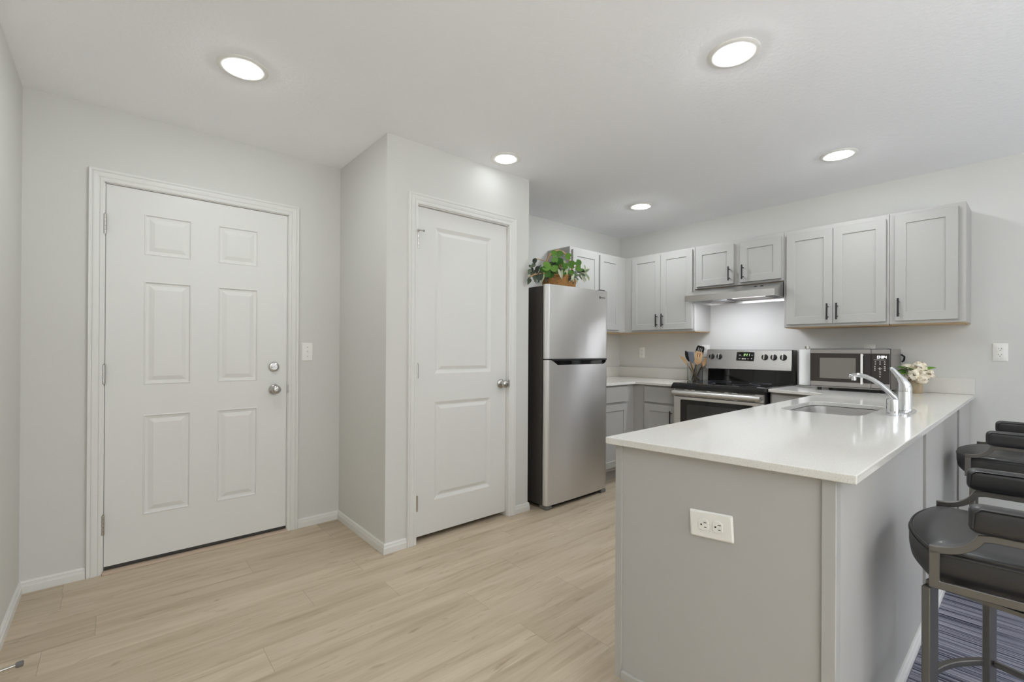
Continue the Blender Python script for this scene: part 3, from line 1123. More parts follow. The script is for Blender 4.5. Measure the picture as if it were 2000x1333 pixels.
def fridge_door(name, z0, z1, notch=False):
    bm = newbm()
    N = 72
    prof = []
    for i in range(N + 1):
        u = i / N
        x = FX0 + (FX1 - FX0) * u
        e = min(u, 1 - u) * (FX1 - FX0)
        r = 0.024
        edge = 0.0 if e >= r else r - math.sqrt(max(0, r * r - (r - e) ** 2))
        y = FY + 0.004 + 0.010 * (2 * u - 1) ** 2 + edge * 0.75
        zt = z1
        if notch:
            k = (x - FX0)
            a, b_, c_, d_ = 0.050, 0.115, 0.640, 0.700
            depth = 0.0
            if a < k < b_: depth = (k - a) / (b_ - a)
            elif b_ <= k <= c_: depth = 1
            elif c_ < k < d_: depth = math.sqrt(max(0, 1 - ((k - c_) / (d_ - c_)) ** 2))
            zt = z1 - 0.038 * depth
        prof.append((x, y, zt))
    yb = FY + 0.054
    tw = lambda x, z: -0.013 * (x - (FX0 + FX1) / 2) * (z - 0.9)     # the sheet is a little twisted
    vb = [bm.verts.new((x, y + tw(x, z0), z0)) for x, y, zt in prof]
    vt = [bm.verts.new((x, y + tw(x, zt), zt)) for x, y, zt in prof]
    vtb = [bm.verts.new((x, (y + 0.026) if notch and zt < z1 - 0.001 else yb, zt)) for x, y, zt in prof]
    vbb = [bm.verts.new((x, yb, z0)) for x, y, zt in prof]
    vtt = [bm.verts.new((x, yb, z1)) for x, y, zt in prof] if notch else None
    for i in range(N):
        bm.faces.new((vb[i], vb[i + 1], vt[i + 1], vt[i]))
        bm.faces.new((vt[i], vt[i + 1], vtb[i + 1], vtb[i]))
        bm.faces.new((vb[i + 1], vb[i], vbb[i], vbb[i + 1]))
        bm.faces.new((vbb[i], vbb[i + 1], (vtt or vtb)[i + 1], (vtt or vtb)[i]))
    bm.faces.new((vb[0], vt[0], vtb[0], vbb[0])) if not notch else bm.faces.new((vb[0], vt[0], vtt[0], vbb[0]))
    bm.faces.new((vb[N], vbb[N], (vtt or vtb)[N], vt[N]))
    return obj(name, bm, M['steel'], fr, smooth=35)


fridge_door('freezer_door', 1.118, 1.672)
lower = fridge_door('fridge_door', 0.034, 1.108, True)
bm = newbm(); box(bm, FX0 + 0.035, FX1 - 0.014, FY + 0.034, FY + 0.052, 1.064, 1.1075)
obj('handle_recess', bm, M['blackgloss'], lower, label='black pocket handle recess')
bm = newbm(); box(bm, FX0 + 0.052, FX1 - 0.020, FY - 0.002 + 0.008, FY + 0.045, 1.1015, 1.1165)
obj('handle_strip', bm, M['blackplastic'], fr, bevel=0.003, label='black strip between the two doors')
bm = newbm(); box(bm, FX0 + 0.01, FX1 - 0.01, FY + 0.03, FY + 0.054, 1.1085, 1.1175)
obj('door_gap', bm, M['blackplastic'], fr)
for x in (FX0 + 0.035, FX1 - 0.045):
    bm = newbm(); box(bm, x - 0.03, x + 0.03, FY + 0.014, FY + 0.09, 0.0005, 0.030)
    obj('foot', bm, M['rubber'], fr, bevel=0.006, label='grey hinge foot')
bm = newbm(); box(bm, FX0 + 0.07, FX1 - 0.08, FY + 0.05, FY + 0.075, 0.004, 0.032)
obj('kick_grille', bm, M['blackplastic'], fr)
bm = newbm(); box(bm, FX1 - 0.09, FX1 - 0.03, FY + 0.02, FY + 0.10, 1.6725, 1.685)
obj('hinge_cover', bm, M['fridgeside'], fr, bevel=0.004)
bm = newbm()
for k, (a, b) in enumerate(((0.0, 0.003), (0.008, 0.020), (0.023, 0.036), (0.039, 0.052), (0.055, 0.066))):
    box(bm, 3.000 + a, 3.000 + b, FY + 0.0015, FY + 0.0065, 1.611 if k else 1.606, 1.619 if k else 1.626)
obj('badge', bm, M['rubber'], fr, label='tiny grey maker badge')

# ------------------------------------------------------------------ range
RY0, RY1 = 1.332, 2.064
rg = empty('range', (XS - 0.33, (RY0 + RY1) / 2, 0), 'stainless steel electric range with a black glass cooktop', 'range')
bm = newbm(); box(bm, XS - 0.660, XS - 0.012, RY0 + 0.003, RY1 - 0.003, 0.06, 0.872)
obj('body', bm, M['blackplastic'], rg)
bm = newbm()
rr = [(XS - 0.722, 0.862), (XS - 0.722, 0.876), (XS - 0.712, 0.892), (XS - 0.690, 0.9085), (XS - 0.675, 0.911), (XS - 0.090, 0.911), (XS - 0.090, 0.873), (XS - 0.690, 0.873), (XS - 0.700, 0.862)]
loft(bm, [[(x, y, z) for x, z in rr] for y in (RY0 - 0.003, RY1 + 0.003)])
ck = obj('cooktop', bm, M['blackgloss'], rg, bevel=0.002)
for bx, by, br in ((XS - 0.53, 1.53, 0.10), (XS - 0.53, 1.87, 0.085), (XS - 0.25, 1.53, 0.08), (XS - 0.25, 1.87, 0.095)):
    bm = newbm(); lathe(bm, [(br, 0.9112), (br, 0.9116), (br - 0.003, 0.9116), (br - 0.003, 0.9112)], (bx, by, 0), 48, cap=False)
    obj('burner_ring', bm, M['greyutensil'], ck)
bm = newbm()       # black lower part of the backguard
rr = [(XS - 0.075, 0.900), (XS - 0.062, 1.035), (XS - 0.005, 1.035), (XS - 0.005, 0.900)]
loft(bm, [[(x, y, z) for x, z in rr] for y in (RY0 + 0.002, RY1 - 0.002)])
obj('vent_panel', bm, M['blackgloss'], rg)
bm = newbm()       # steel console
rr = [(XS - 0.112, 1.020), (XS - 0.108, 1.048), (XS - 0.082, 1.188), (XS - 0.074, 1.196), (XS - 0.030, 1.196), (XS - 0.030, 1.0355), (XS - 0.062, 1.0355), (XS - 0.090, 1.018)]
loft(bm, [[(x, y, z) for x, z in rr] for y in (RY0 + 0.012, RY1)])
con = obj('console', bm, M['steelh'], rg, bevel=0.002)
bm = newbm(); box(bm, XS - 0.100, XS - 0.006, RY0, RY0 + 0.0115, 0.912, 1.193)
obj('console_end', bm, M['blackplastic'], rg)


def fC(u, v, d):      # console face: u = y, v = height on the slope
    k = (v - 1.048) / (1.188 - 1.048)
    x = XS - 0.108 + k * 0.026
    n = Vector((-0.140, 0, 0.026)).normalized()
    return (x + n.x * d, u, v + n.z * d)


def seg7(bm, f, u, v, w, h, dg, s, d0, d1, dirn=-1):
    """seven-segment figure, left-bottom at (u, v); dirn = -1 when u falls towards the right"""
    on = {'0': 'abcdef', '1': 'bc', '2': 'abged', '3': 'abgcd', '4': 'fgbc'}[dg]
    R_ = {'a': (0, h - s, w, h), 'd': (0, 0, w, s), 'g': (0, h / 2 - s / 2, w, h / 2 + s / 2), 'b': (w - s, h / 2, w, h), 'c': (w - s, 0, w, h / 2), 'f': (0, h / 2, s, h), 'e': (0, 0, s, h / 2)}
    for k in on:
        a, b, c, d = R_[k]
        prism(bm, [(u + dirn * a, v + b), (u + dirn * c, v + b), (u + dirn * c, v + d), (u + dirn * a, v + d)], f, d0, d1)


bm = newbm(); prism(bm, rrect(1.640, 1.790, 1.096, 1.172, 0.005, 3), fC, 0.0003, 0.003)
dsp = obj('display', bm, M['blackgloss'], con, label='black clock display')
bm = newbm(); prism(bm, rrect(1.636, 1.794, 1.092, 1.176, 0.007, 3), fC, 0.0001, 0.0014)
obj('display_frame', bm, M['chrome'], con)
bm = newbm()
for u, dg in ((1.734, '1'), (1.724, '2'), (1.704, '2'), (1.688, '1')):
    seg7(bm, fC, u, 1.138, 0.009, 0.020, dg, 0.0018, 0.0031, 0.0034)
for v in (1.144, 1.151):
    prism(bm, rrect(1.7075, 1.7098, v, v + 0.0025, 0.0004, 1), fC, 0.0031, 0.0034)
obj('clock_figures', bm, M['glowgreen'], con, label='green lit clock figures 12:21')
bm = newbm()
for u, v, w, h in ((1.768, 1.143, 0.016, 0.004), (1.768, 1.112, 0.015, 0.005), (1.742, 1.109, 0.018, 0.008), (1.720, 1.109, 0.012, 0.009), (1.697, 1.113, 0.018, 0.002), (1.662, 1.143, 0.009, 0.005), (1.664, 1.112, 0.008, 0.006)):
    prism(bm, [(u, v), (u - w, v), (u - w, v + h), (u, v + h)], fC, 0.0031, 0.0034)
obj('button_print', bm, M['print'], con, label='pale button marks')
for u in (2.014, 1.944, 1.553, 1.482, 1.408):
    bm = newbm()
    n = Vector((-0.140, 0, 0.026)).normalized()
    c = Vector(fC(u, 1.130, 0.0))
    a1, a2 = Vector((0, 1, 0)), n.cross(Vector((0, 1, 0)))
    loft(bm, [[c + n * d + a1 * r * math.cos(2 * math.pi * k / 24) + a2 * r * math.sin(2 * math.pi * k / 24) for k in range(24)] for r, d in ((0.0265, 0.0004), (0.0265, 0.006), (0.023, 0.010), (0.022, 0.013))])
    kb = obj('knob', bm, M['blackplastic'], rg, smooth=35, label='black burner knob')
    bm = newbm()
    g = lambda p, q, d: c + n * d + a1 * p + a2 * q
    prism(bm, [(-0.0055, -0.023), (0.0055, -0.023), (0.0055, 0.023), (-0.0055, 0.023)], g, 0.013, 0.026)
    obj('grip', bm, M['nickel'], kb, bevel=0.002)
# oven front
XO = XS - 0.662
fO = face_x(XO - 0.028)
bm = newbm()
paneled(bm, fO, RY0 + 0.006, RY1 - 0.006, 0.235, 0.795, [(1.415, 2.000, 0.330, 0.772)], [(0, 0), (0.001, -0.003), (0.002, -0.003)], 0.027)
od = obj('oven_door', bm, M['steelh'], rg, bevel=0.002)
bm = newbm(); prism(bm, rrect(1.4165, 1.9985, 0.3315, 0.7705, 0.01, 4), fO, -0.0028, -0.0004)
ow = obj('oven_glass', bm, M['blackgloss'], od, label='black oven door glass')
bm = newbm(); prism(bm, rrect(1.475, 1.940, 0.385, 0.735, 0.02, 6), fO, -0.0003, 0.0003)
obj('oven_window', bm, M['darkglass'], od, label='smoky oven window')
bm = newbm(); prism(bm, [(RY0 + 0.006, 0.800), (RY1 - 0.006, 0.800), (RY1 - 0.006, 0.860), (RY0 + 0.006, 0.860)], fO, -0.027, 0.0)
vt = obj('vent_trim', bm, M['steelh'], rg, bevel=0.0015)
bm = newbm()
for u, w in ((2.045, 0.085), (1.93, 0.03), (1.87, 0.10), (1.74, 0.11), (1.60, 0.03), (1.53, 0.13)):
    for v in (0.8525, 0.8035):
        prism(bm, [(u, v), (u - w, v), (u - w, v + 0.005), (u, v + 0.005)], fO, 0.0002, 0.001)
obj('vent_slots', bm, M['slot'], vt, label='dark vent slots')
bm = newbm()
hy0, hy1 = RY0 + 0.02, RY1 - 0.012
for y in (hy0 + 0.02, hy1 - 0.02):
    box(bm, XO - 0.066, XO - 0.0285, y - 0.014, y + 0.014, 0.812, 0.842)
tube(bm, [(XO - 0.066, hy0, 0.828), (XO - 0.069, hy0 + 0.1, 0.828), (XO - 0.071, (hy0 + hy1) / 2, 0.828), (XO - 0.069, hy1 - 0.1, 0.828), (XO - 0.066, hy1, 0.828)], 0.0165, 14, flat=(0.8, 1.1))
obj('oven_handle', bm, M['steelh'], od, smooth=50)
bm = newbm(); prism(bm, [(RY0 + 0.006, 0.065), (RY1 - 0.006, 0.065), (RY1 - 0.006, 0.228), (RY0 + 0.006, 0.228)], fO, -0.027, 0.0)
obj('storage_drawer', bm, M['steelh'], rg, bevel=0.004)
bm = newbm(); box(bm, XS - 0.60, XS - 0.05, RY0 + 0.03, RY1 - 0.03, 0.0005, 0.06)
obj('plinth', bm, M['blackplastic'], rg)

# ------------------------------------------------------------------ range hood
hd = empty('range_hood', (XS - 0.24, 1.70, 1.60), 'stainless steel under-cabinet range hood with its light on', 'range hood')
HX = XS - 0.492
bm = newbm()
out = [(HX, 1.614), (HX, 1.668), (XS - 0.312, 1.735), (XS - 0.002, 1.735), (XS - 0.002, 1.614)]
ins = [(HX + 0.004, 1.614), (HX + 0.004, 1.660), (XS - 0.315, 1.722), (XS - 0.006, 1.722), (XS - 0.006, 1.614)]
hy0, hy1 = 1.339, 2.071
for a, b in zip(out, out[1:]):
    quad(bm, [(a[0], hy0, a[1]), (a[0], hy1, a[1]), (b[0], hy1, b[1]), (b[0], hy0, b[1])])
for a, b in zip(ins, ins[1:]):
    quad(bm, [(a[0], hy0 + 0.004, a[1]), (a[0], hy1 - 0.004, a[1]), (b[0], hy1 - 0.004, b[1]), (b[0], hy0 + 0.004, b[1])])
for y in (hy0, hy1):
    bm.faces.new([bm.verts.new((x, y, z)) for x, z in out])
for y in (hy0 + 0.004, hy1 - 0.004):
    bm.faces.new([bm.verts.new((x, y, z)) for x, z in ins])
quad(bm, [(HX, hy0, 1.614), (HX, hy1, 1.614), (HX + 0.004, hy1 - 0.004, 1.614), (HX + 0.004, hy0 + 0.004, 1.614)])
quad(bm, [(HX, hy0, 1.614), (XS - 0.002, hy0, 1.614), (XS - 0.006, hy0 + 0.004, 1.614), (HX + 0.004, hy0 + 0.004, 1.614)])
quad(bm, [(HX, hy1, 1.614), (XS - 0.002, hy1, 1.614), (XS - 0.006, hy1 - 0.004, 1.614), (HX + 0.004, hy1 - 0.004, 1.614)])
quad(bm, [(XS - 0.002, hy0, 1.614), (XS - 0.002, hy1, 1.614), (XS - 0.006, hy1 - 0.004, 1.614), (XS - 0.006, hy0 + 0.004, 1.614)])
bmesh.ops.remove_doubles(bm, verts=bm.verts, dist=0.0002)
obj('shell', bm, M['steelh'], hd)
bm = newbm(); box(bm, HX + 0.012, XS - 0.010, hy0 + 0.008, hy1 - 0.008, 1.647, 1.650)
obj('pan', bm, M['galv'], hd, label='galvanised underside of the hood')
bm = newbm(); box(bm, XS - 0.20, XS - 0.03, 1.83, 1.96, 1.634, 1.6468)
obj('lamp_housing', bm, M['galv'], hd, bevel=0.002)
bm = newbm(); box(bm, XS - 0.22, XS - 0.02, 1.50, 1.78, 1.638, 1.6468)
obj('filter', bm, M['mwsteel'], hd, bevel=0.002, label='metal grease filter')
bm = newbm(); lathe(bm, [(0.085, 1.6465), (0.080, 1.640), (0.03, 1.634), (0.0005, 1.633)], (XS - 0.16, 1.420, 0), 28)
obj('fan_grille', bm, M['blackplastic'], hd, smooth=40, label='black fan grille')
bm = newbm(); box(bm, XS - 0.440, XS - 0.350, 1.52, 1.90, 1.640, 1.6465)
obj('light_panel', bm, M['hoodbulb'], hd, bevel=0.002, label='lit white lamp panel under the hood')
kx = (XS - 0.312 - HX) ; kz = 1.735 - 1.668
n = Vector((-kz, 0, kx)).normalized()
for y in (1.515, 1.468):
    c = Vector((HX + kx * 0.55, y, 1.668 + kz * 0.55))
    a1, a2 = Vector((0, 1, 0)), n.cross(Vector((0, 1, 0)))
    bm = newbm()
    loft(bm, [[c + n * d + a1 * 0.012 * math.cos(2 * math.pi * k / 16) + a2 * 0.009 * math.sin(2 * math.pi * k / 16) for k in range(16)] for d in (0.0003, 0.004)])
    obj('switch', bm, M['blackplastic'], hd, label='black rocker switch')

# ------------------------------------------------------------------ microwave
mw = empty('microwave', (4.08, 0.89, ZR), 'stainless and black microwave oven on the worktop', 'microwave')
MX, MY0, MY1, MZ0, MZ1 = 3.900, 0.655, 1.123, 0.931, 1.203
bm = newbm(); box(bm, MX + 0.012, 4.262, MY0 + 0.002, MY1 - 0.002, MZ0 - 0.008, MZ1)
obj('case', bm, M['mwsteel'], mw, bevel=0.004)
bm = newbm(); box(bm, MX + 0.004, MX + 0.0118, MY0, MY1, MZ0, MZ1 + 0.001)
obj('front_frame', bm, M['blackplastic'], mw, bevel=0.002)
fM = face_x(MX)
bm = newbm(); prism(bm, [(0.762, MZ0 + 0.004), (MY1 - 0.003, MZ0 + 0.004), (MY1 - 0.003, MZ1 - 0.004), (0.762, MZ1 - 0.004)], fM, -0.0038, 0.0)
dr = obj('door', bm, M['mwsteel'], mw, bevel=0.0015, seg=1)
bm = newbm(); prism(bm, [(0.7625, 0.966), (MY1 - 0.0035, 0.966), (MY1 - 0.0035, 1.171), (0.7625, 1.171)], fM, 0.0002, 0.0018)
dg = obj('door_glass', bm, M['mwblack'], dr, label='dark door glass')
bm = newbm(); prism(bm, [(0.845, 0.991), (1.060, 0.991), (1.060, 1.138), (0.845, 1.138)], fM, 0.0019, 0.0026)
obj('door_window', bm, M['mwglass'], dr, label='grey mesh viewing window')
bm = newbm()
box(bm, MX - 0.034, MX - 0.020, 0.800, 0.812, 0.958, 1.168)
for v in (0.964, 1.155):
    box(bm, MX - 0.021, MX - 0.002, 0.801, 0.811, v, v + 0.010)
obj('handle', bm, M['plate'], dr, bevel=0.003, label='pale vertical door handle')
bm = newbm(); prism(bm, [(MY0 + 0.004, MZ0 + 0.004), (0.759, MZ0 + 0.004), (0.759, MZ1 - 0.004), (MY0 + 0.004, MZ1 - 0.004)], fM, -0.0038, 0.0)
pn = obj('control_panel', bm, M['mwsteel'], mw, bevel=0.0015, seg=1)
bm = newbm(); prism(bm, [(MY0 + 0.0045, 0.966), (0.7585, 0.966), (0.7585, 1.171), (MY0 + 0.0045, 1.171)], fM, 0.0002, 0.0018)
kp = obj('keypad', bm, M['mwblack'], pn, label='dark touch keypad')
bm = newbm()
for u, dgt in ((0.726, '0'), (0.705, '3'), (0.689, '4')):
    seg7(bm, fM, u, 1.139, 0.0125, 0.0175, dgt, 0.0027, 0.002, 0.0024)
for v in (1.1425, 1.150):
    prism(bm, [(0.7105, v), (0.7075, v), (0.7075, v + 0.003), (0.7105, v + 0.003)], fM, 0.002, 0.0024)
obj('clock_figures', bm, M['glowwhite'], pn, label='white lit clock figures 0:34')
bm = newbm()


def mark(u, v, w, h):
    prism(bm, [(u, v), (u - w, v), (u - w, v + h), (u, v + h)], fM, 0.002, 0.0023)


mark(0.744, 1.127, 0.062, 0.003)
for v in (1.112, 1.097):
    for u in (0.740, 0.715, 0.690):
        mark(u, v, 0.008, 0.002); mark(u - 0.002, v + 0.003, 0.005, 0.005)
for v in (1.080, 1.068, 1.056):
    mark(0.742, v, 0.007, 0.006); mark(0.690, v, 0.009, 0.006)
mark(0.723, 1.068, 0.024, 0.003); mark(0.714, 1.059, 0.005, 0.020)
mark(0.716, 1.045, 0.011, 0.004); mark(0.715, 1.031, 0.010, 0.004)
mark(0.714, 1.012, 0.006, 0.008)
obj('button_print', bm, M['print'], pn, label='pale button marks')
for x in (MX + 0.04, 4.22):
    for y in (MY0 + 0.05, MY1 - 0.05):
        bm = newbm(); lathe(bm, [(0.012, ZR + 0.0004), (0.014, MZ0 - 0.0085)], (x, y, 0), 14)
        obj('foot', bm, M['blackplastic'], mw)
bm = newbm()
tube(bm, [(4.24, MY0 - 0.001, 1.165), (4.25, MY0 - 0.018, 1.150), (4.255, MY0 - 0.015, 1.125), (4.255, MY0 - 0.003, 1.110)], 0.006, 8)
obj('cord', bm, M['blackplastic'], mw, smooth=50, label='black power cord')

# ------------------------------------------------------------------ paper towels
px, py = 4.115, 1.205
ph = empty('paper_towel_holder', (px, py, ZR), 'upright clear and steel paper towel holder between range and microwave', 'paper towel holder')
bm = newbm(); lathe(bm, [(0.078, 0.0004), (0.078, 0.012), (0.074, 0.016), (0.0005, 0.016)], (px, py, ZR), 32)
obj('base', bm, M['acrylic'], ph, smooth=40, label='clear round base')
bm = newbm(); lathe(bm, [(0.008, 0.017), (0.008, 0.300), (0.016, 0.302), (0.016, 0.322), (0.0005, 0.323)], (px, py, ZR), 16)
obj('post', bm, M['nickel'], ph, smooth=40, label='metal post with a knob')
bm = newbm()
lathe(bm, [(0.010, 0.018), (0.054, 0.018), (0.054, 0.296), (0.010, 0.296)], (px, py, ZR), 40, cap=False)
tag(obj('paper_towel_roll', bm, M['paper'], smooth=40), 'white paper towel roll standing left of the microwave', 'paper towels')

# ------------------------------------------------------------------ utensil jar and utensils
ux, uy, ur = 4.205, 2.172, 0.068
bm = newbm()
n = 48
rings = []
for r, z in ((ur * 0.94, 0.0004), (ur, 0.004), (ur, 0.170), (ur - 0.004, 0.170), (ur - 0.005, 0.010), (0.002, 0.010)):
    rings.append([(ux + (r + (0.0012 * math.cos(k * math.pi) if r > 0.05 else 0)) * math.cos(2 * math.pi * k / n), uy + (r + (0.0012 * math.cos(k * math.pi) if r > 0.05 else 0)) * math.sin(2 * math.pi * k / n), ZL + z) for k in range(n)])
loft(bm, rings)
jar = tag(obj('utensil_jar', bm, M['glass'], smooth=60), 'clear ribbed glass jar of cooking utensils left of the range', 'jar')


def utensil(kind, dx, dy, tx, ty, length, m, hm, label, w=0.03, hl=0.09):
    """stands in the jar at (dx, dy), its head at offset (tx, ty) from the jar axis"""
    b = Vector((ux + dx, uy + dy, ZL + 0.012))
    e = Vector((ux + tx, uy + ty, ZL + math.sqrt(max(0.01, length ** 2 - (tx - dx) ** 2 - (ty - dy) ** 2))))
    ax = (e - b).normalized()
    side = Vector((0, 1, 0)); side = (side - ax * side.dot(ax)).normalized()
    nrm = ax.cross(side).normalized()
    L = (e - b).length
    t = empty(kind, b, label, 'utensil', 'utensils in the glass jar')
    bm = newbm()
    tube(bm, [b, b + ax * (L - hl + 0.004)], 0.0052, 10)
    obj('handle', bm, M[hm], t, smooth=50)
    bm = newbm()
    c0 = b + ax * (L - hl)
    g = lambda u, v, d: c0 + side * u + ax * v + nrm * d
    slots = []
    if kind == 'slotted_spatula':
        poly = [(-0.008, 0), (0.008, 0), (w, 0.03), (w * 1.05, hl * 0.8), (w * 0.8, hl), (-w * 0.8, hl), (-w * 1.05, hl * 0.8), (-w, 0.03)]
        us = sorted([-0.55 * w, -0.35 * w, -0.1 * w, 0.1 * w, 0.35 * w, 0.55 * w])
        holes = [[(us[i], 0.035), (us[i + 1], 0.035), (us[i + 1], hl - 0.02), (us[i], hl - 0.02)] for i in (0, 2, 4)]
        if m == 'wood': holes = [[(-0.4 * w, 0.045), (-0.2 * w, 0.045), (-0.2 * w, hl - 0.015), (-0.4 * w, hl - 0.015)], [(0.2 * w, 0.045), (0.4 * w, 0.045), (0.4 * w, hl - 0.015), (0.2 * w, hl - 0.015)]]
        tmp = newbm(); slab(tmp, poly, holes, -0.0022, 0.0022)
        for v in tmp.verts: v.co = g(*v.co)
        bm.free(); bm = tmp
    elif kind in ('cooking_spoon', 'ladle'):
        rings = []
        for k in range(9):
            s = k / 8
            ww = w * math.sin(math.pi * (0.08 + 0.90 * s)) ** 0.75
            dd = 0.012 * math.sin(math.pi * s)
            rings.append([g(ww * math.cos(2 * math.pi * q / 14), hl * s, -dd + 0.004 * math.sin(2 * math.pi * q / 14)) for q in range(14)])
        loft(bm, rings)
    else:
        poly = [(-0.007, 0), (0.007, 0), (w, 0.035), (w, hl), (-w, hl * 0.9), (-w, 0.035)]
        prism(bm, poly, g, -0.002, 0.002)
    obj('head', bm, M[m], t, smooth=45)
    return t


utensil('slotted_spatula', -0.02, 0.02, 0.005, -0.056, 0.345, 'blackplastic', 'blackplastic', 'black slotted spatula, tallest utensil in the glass jar', 0.038, 0.11)
utensil('slotted_spatula', 0.00, 0.005, -0.035, -0.060, 0.292, 'wood', 'wood', 'pale wooden slotted spatula in the glass jar', 0.036, 0.13)
utensil('cooking_spoon', 0.035, 0.02, 0.010, -0.105, 0.258, 'wood', 'wood', 'pale wooden spoon leaning right in the glass jar', 0.022, 0.10)
utensil('ladle', 0.02, -0.015, 0.010, 0.105, 0.312, 'blackplastic', 'wood', 'black serving spoon with wooden handle leaning left in the glass jar', 0.030, 0.11)
utensil('turner', -0.03, -0.015, -0.030, 0.030, 0.290, 'greyutensil', 'wood', 'grey turner with wooden handle in the glass jar', 0.026, 0.12)
utensil('cooking_spoon', -0.005, -0.045, -0.010, 0.150, 0.310, 'wood', 'wood', 'narrow wooden spoon leaning furthest left in the glass jar', 0.014, 0.10)

# ------------------------------------------------------------------ flowers in a vase
vx, vy = 4.150, 0.562
bm = newbm()
prof = [(0.036, 0.0004), (0.038, 0.004), (0.040, 0.092), (0.036, 0.092), (0.034, 0.010), (0.0005, 0.010)]
lathe(bm, prof, (vx, vy, ZR), 32)
vm = mat('mottled_gold_votive_glass', rgb(206, 186, 152), 0.22, spec=0.6, vary=((40, 40, 14), 0.35), trans=0.35)
tag(obj('vase', bm, vm, smooth=40), 'small mottled gold glass vase holding white flowers', 'vase')
random.seed(4)
bq = empty('flower_bouquet', (vx, vy, ZR + 0.02), 'bunch of cream white hydrangea blooms with green leaves in the vase', 'flowers')


def leaf(bm, base, d, up, L, W, bend=0.25, n=5, tipw=0.0):
    d = d.normalized(); s = d.cross(up)
    if s.length < 1e-3: s = d.cross(Vector((1, 0, 0)))
    s.normalize(); nn = s.cross(d).normalized()
    rows = []
    for i in range(n + 1):
        t_ = i / n
        w = W * (math.sin(math.pi * (t_ ** 0.8)) * 0.98 + 0.02)
        c = base + d * (L * t_) - nn * (bend * L * t_ * t_)
        rows.append([bm.verts.new(c - s * w / 2 + nn * w * 0.12), bm.verts.new(c), bm.verts.new(c + s * w / 2 + nn * w * 0.12)])
    for a, b in zip(rows, rows[1:]):
        bm.faces.new((a[0], a[1], b[1], b[0])); bm.faces.new((a[1], a[2], b[2], b[1]))


def rnd(a, b): return random.uniform(a, b)


bm = newbm()
for k in range(7):
    a = 2 * math.pi * k / 7
    tube(bm, [(vx + 0.015 * math.cos(a), vy + 0.015 * math.sin(a), ZR + 0.012), (vx + 0.045 * math.cos(a), vy + 0.045 * math.sin(a), ZR + 0.13)], 0.002, 6)
obj('stems', bm, M['leaf'], bq)
for k, (ox, oy, oz, rr_) in enumerate(((-0.045, 0.010, 0.125, 0.042), (-0.030, -0.060, 0.130, 0.040), (-0.01, 0.042, 0.165, 0.034), (-0.02, -0.020, 0.175, 0.042), (0.03, 0.0, 0.13, 0.05), (-0.050, -0.040, 0.095, 0.030))):
    bm = newbm()
    c = Vector((vx + ox, vy + oy, ZR + oz))
    for q in range(46):
        v = Vector((rnd(-1, 1), rnd(-1, 1), rnd(-0.6, 1))).normalized()
        p = c + v * rr_ * rnd(0.75, 1.0)
        a0 = rnd(0, 6)
        t1 = v.orthogonal().normalized(); t2 = v.cross(t1)
        for w in range(4):
            dd = t1 * math.cos(a0 + w * math.pi / 2) + t2 * math.sin(a0 + w * math.pi / 2) + v * 0.25
            leaf(bm, p, dd, v, 0.017, 0.016, 0.2, 2)
    obj('bloom', bm, M['petal'], bq, label='cream white bloom')
bm = newbm()
for d in ((-1, 0.85, 0.3), (-1, 0.6, 0.1), (-0.3, -1, 0.55), (-0.9, 0.4, 0.6), (-1, 0.9, 0.65)):
    d = Vector(d)
    leaf(bm, Vector((vx - 0.02, vy, ZR + 0.135)) + d * 0.03, d, Vector((-0.5, 0, 1)), 0.085, 0.05, 0.2, 6)
obj('leaves', bm, M['leaf'], bq)

# ------------------------------------------------------------------ basket and plant on the refrigerator
bx, by, bz = 2.720, 2.560, 1.6635
bk = empty('wicker_basket', (bx, by, bz), 'brown woven wicker basket with a tall arched handle on the refrigerator', 'basket')
bm = newbm()
n = 72
rows = 10
rings = []
for j in range(rows * 2 + 1):
    z = 0.001 + 0.105 * j / (rows * 2)
    ring = []
    for k in range(n):
        a = 2 * math.pi * k / n
        w = 0.004 * math.sin(a * 18 + math.pi * (j // 2)) + (0.0035 if j % 2 else -0.002)
        g_ = 1 + 0.12 * z / 0.105
        ring.append((bx + (0.140 * g_ + w) * math.cos(a), by + (0.108 * g_ + w) * math.sin(a), bz + z))
    rings.append(ring)
vr = loft(bm, rings, cap=False)
bm.faces.new(list(reversed(vr[0])))
ob = obj('woven_body', bm, M['wicker'], bk, smooth=70)
md = ob.modifiers.new('thickness', 'SOLIDIFY'); md.thickness = 0.006; md.offset = -1
bm = newbm()
tube(bm, [(bx + 0.157 * math.cos(2 * math.pi * k / 40), by + 0.121 * math.sin(2 * math.pi * k / 40), bz + 0.107 + 0.002 * math.sin(k * 2)) for k in range(41)], 0.008, 8)
obj('rim', bm, M['wicker'], bk, smooth=60)
bm = newbm()
hp = []
for k in range(25):
    a = math.pi * k / 24
    hp.append((bx - 0.172 * math.cos(a) * (0.91 + 0.09 * math.sin(a)), by, bz + 0.095 + 0.232 * math.sin(a) ** 0.85))
tube(bm, hp, 0.0062, 8)
obj('handle', bm, M['cane'], bk, smooth=60, label='thin arched cane handle')

pl = empty('trailing_plant', (bx, by, bz + 0.05), 'leafy green artificial plant spilling over the wicker basket', 'plant')
random.seed(11)


def round_leaf(bm, c, nrm, r, n=12, spin=0.0):
    nrm = nrm.normalized()
    t1 = nrm.orthogonal().normalized(); t2 = nrm.cross(t1)
    cc = bm.verts.new(c - nrm * r * 0.12)
    ring = []
    for k in range(n):
        a = spin + 2 * math.pi * k / n
        rr_ = r * (0.92 + 0.10 * math.cos(a - spin)) * (0.62 if k == 0 else 1)
        ring.append(bm.verts.new(c + t1 * rr_ * math.cos(a) + t2 * rr_ * math.sin(a) + nrm * (0.06 * r * math.sin(3 * a))))
    for k in range(n):
        bm.faces.new((cc, ring[k], ring[(k + 1) % n]))


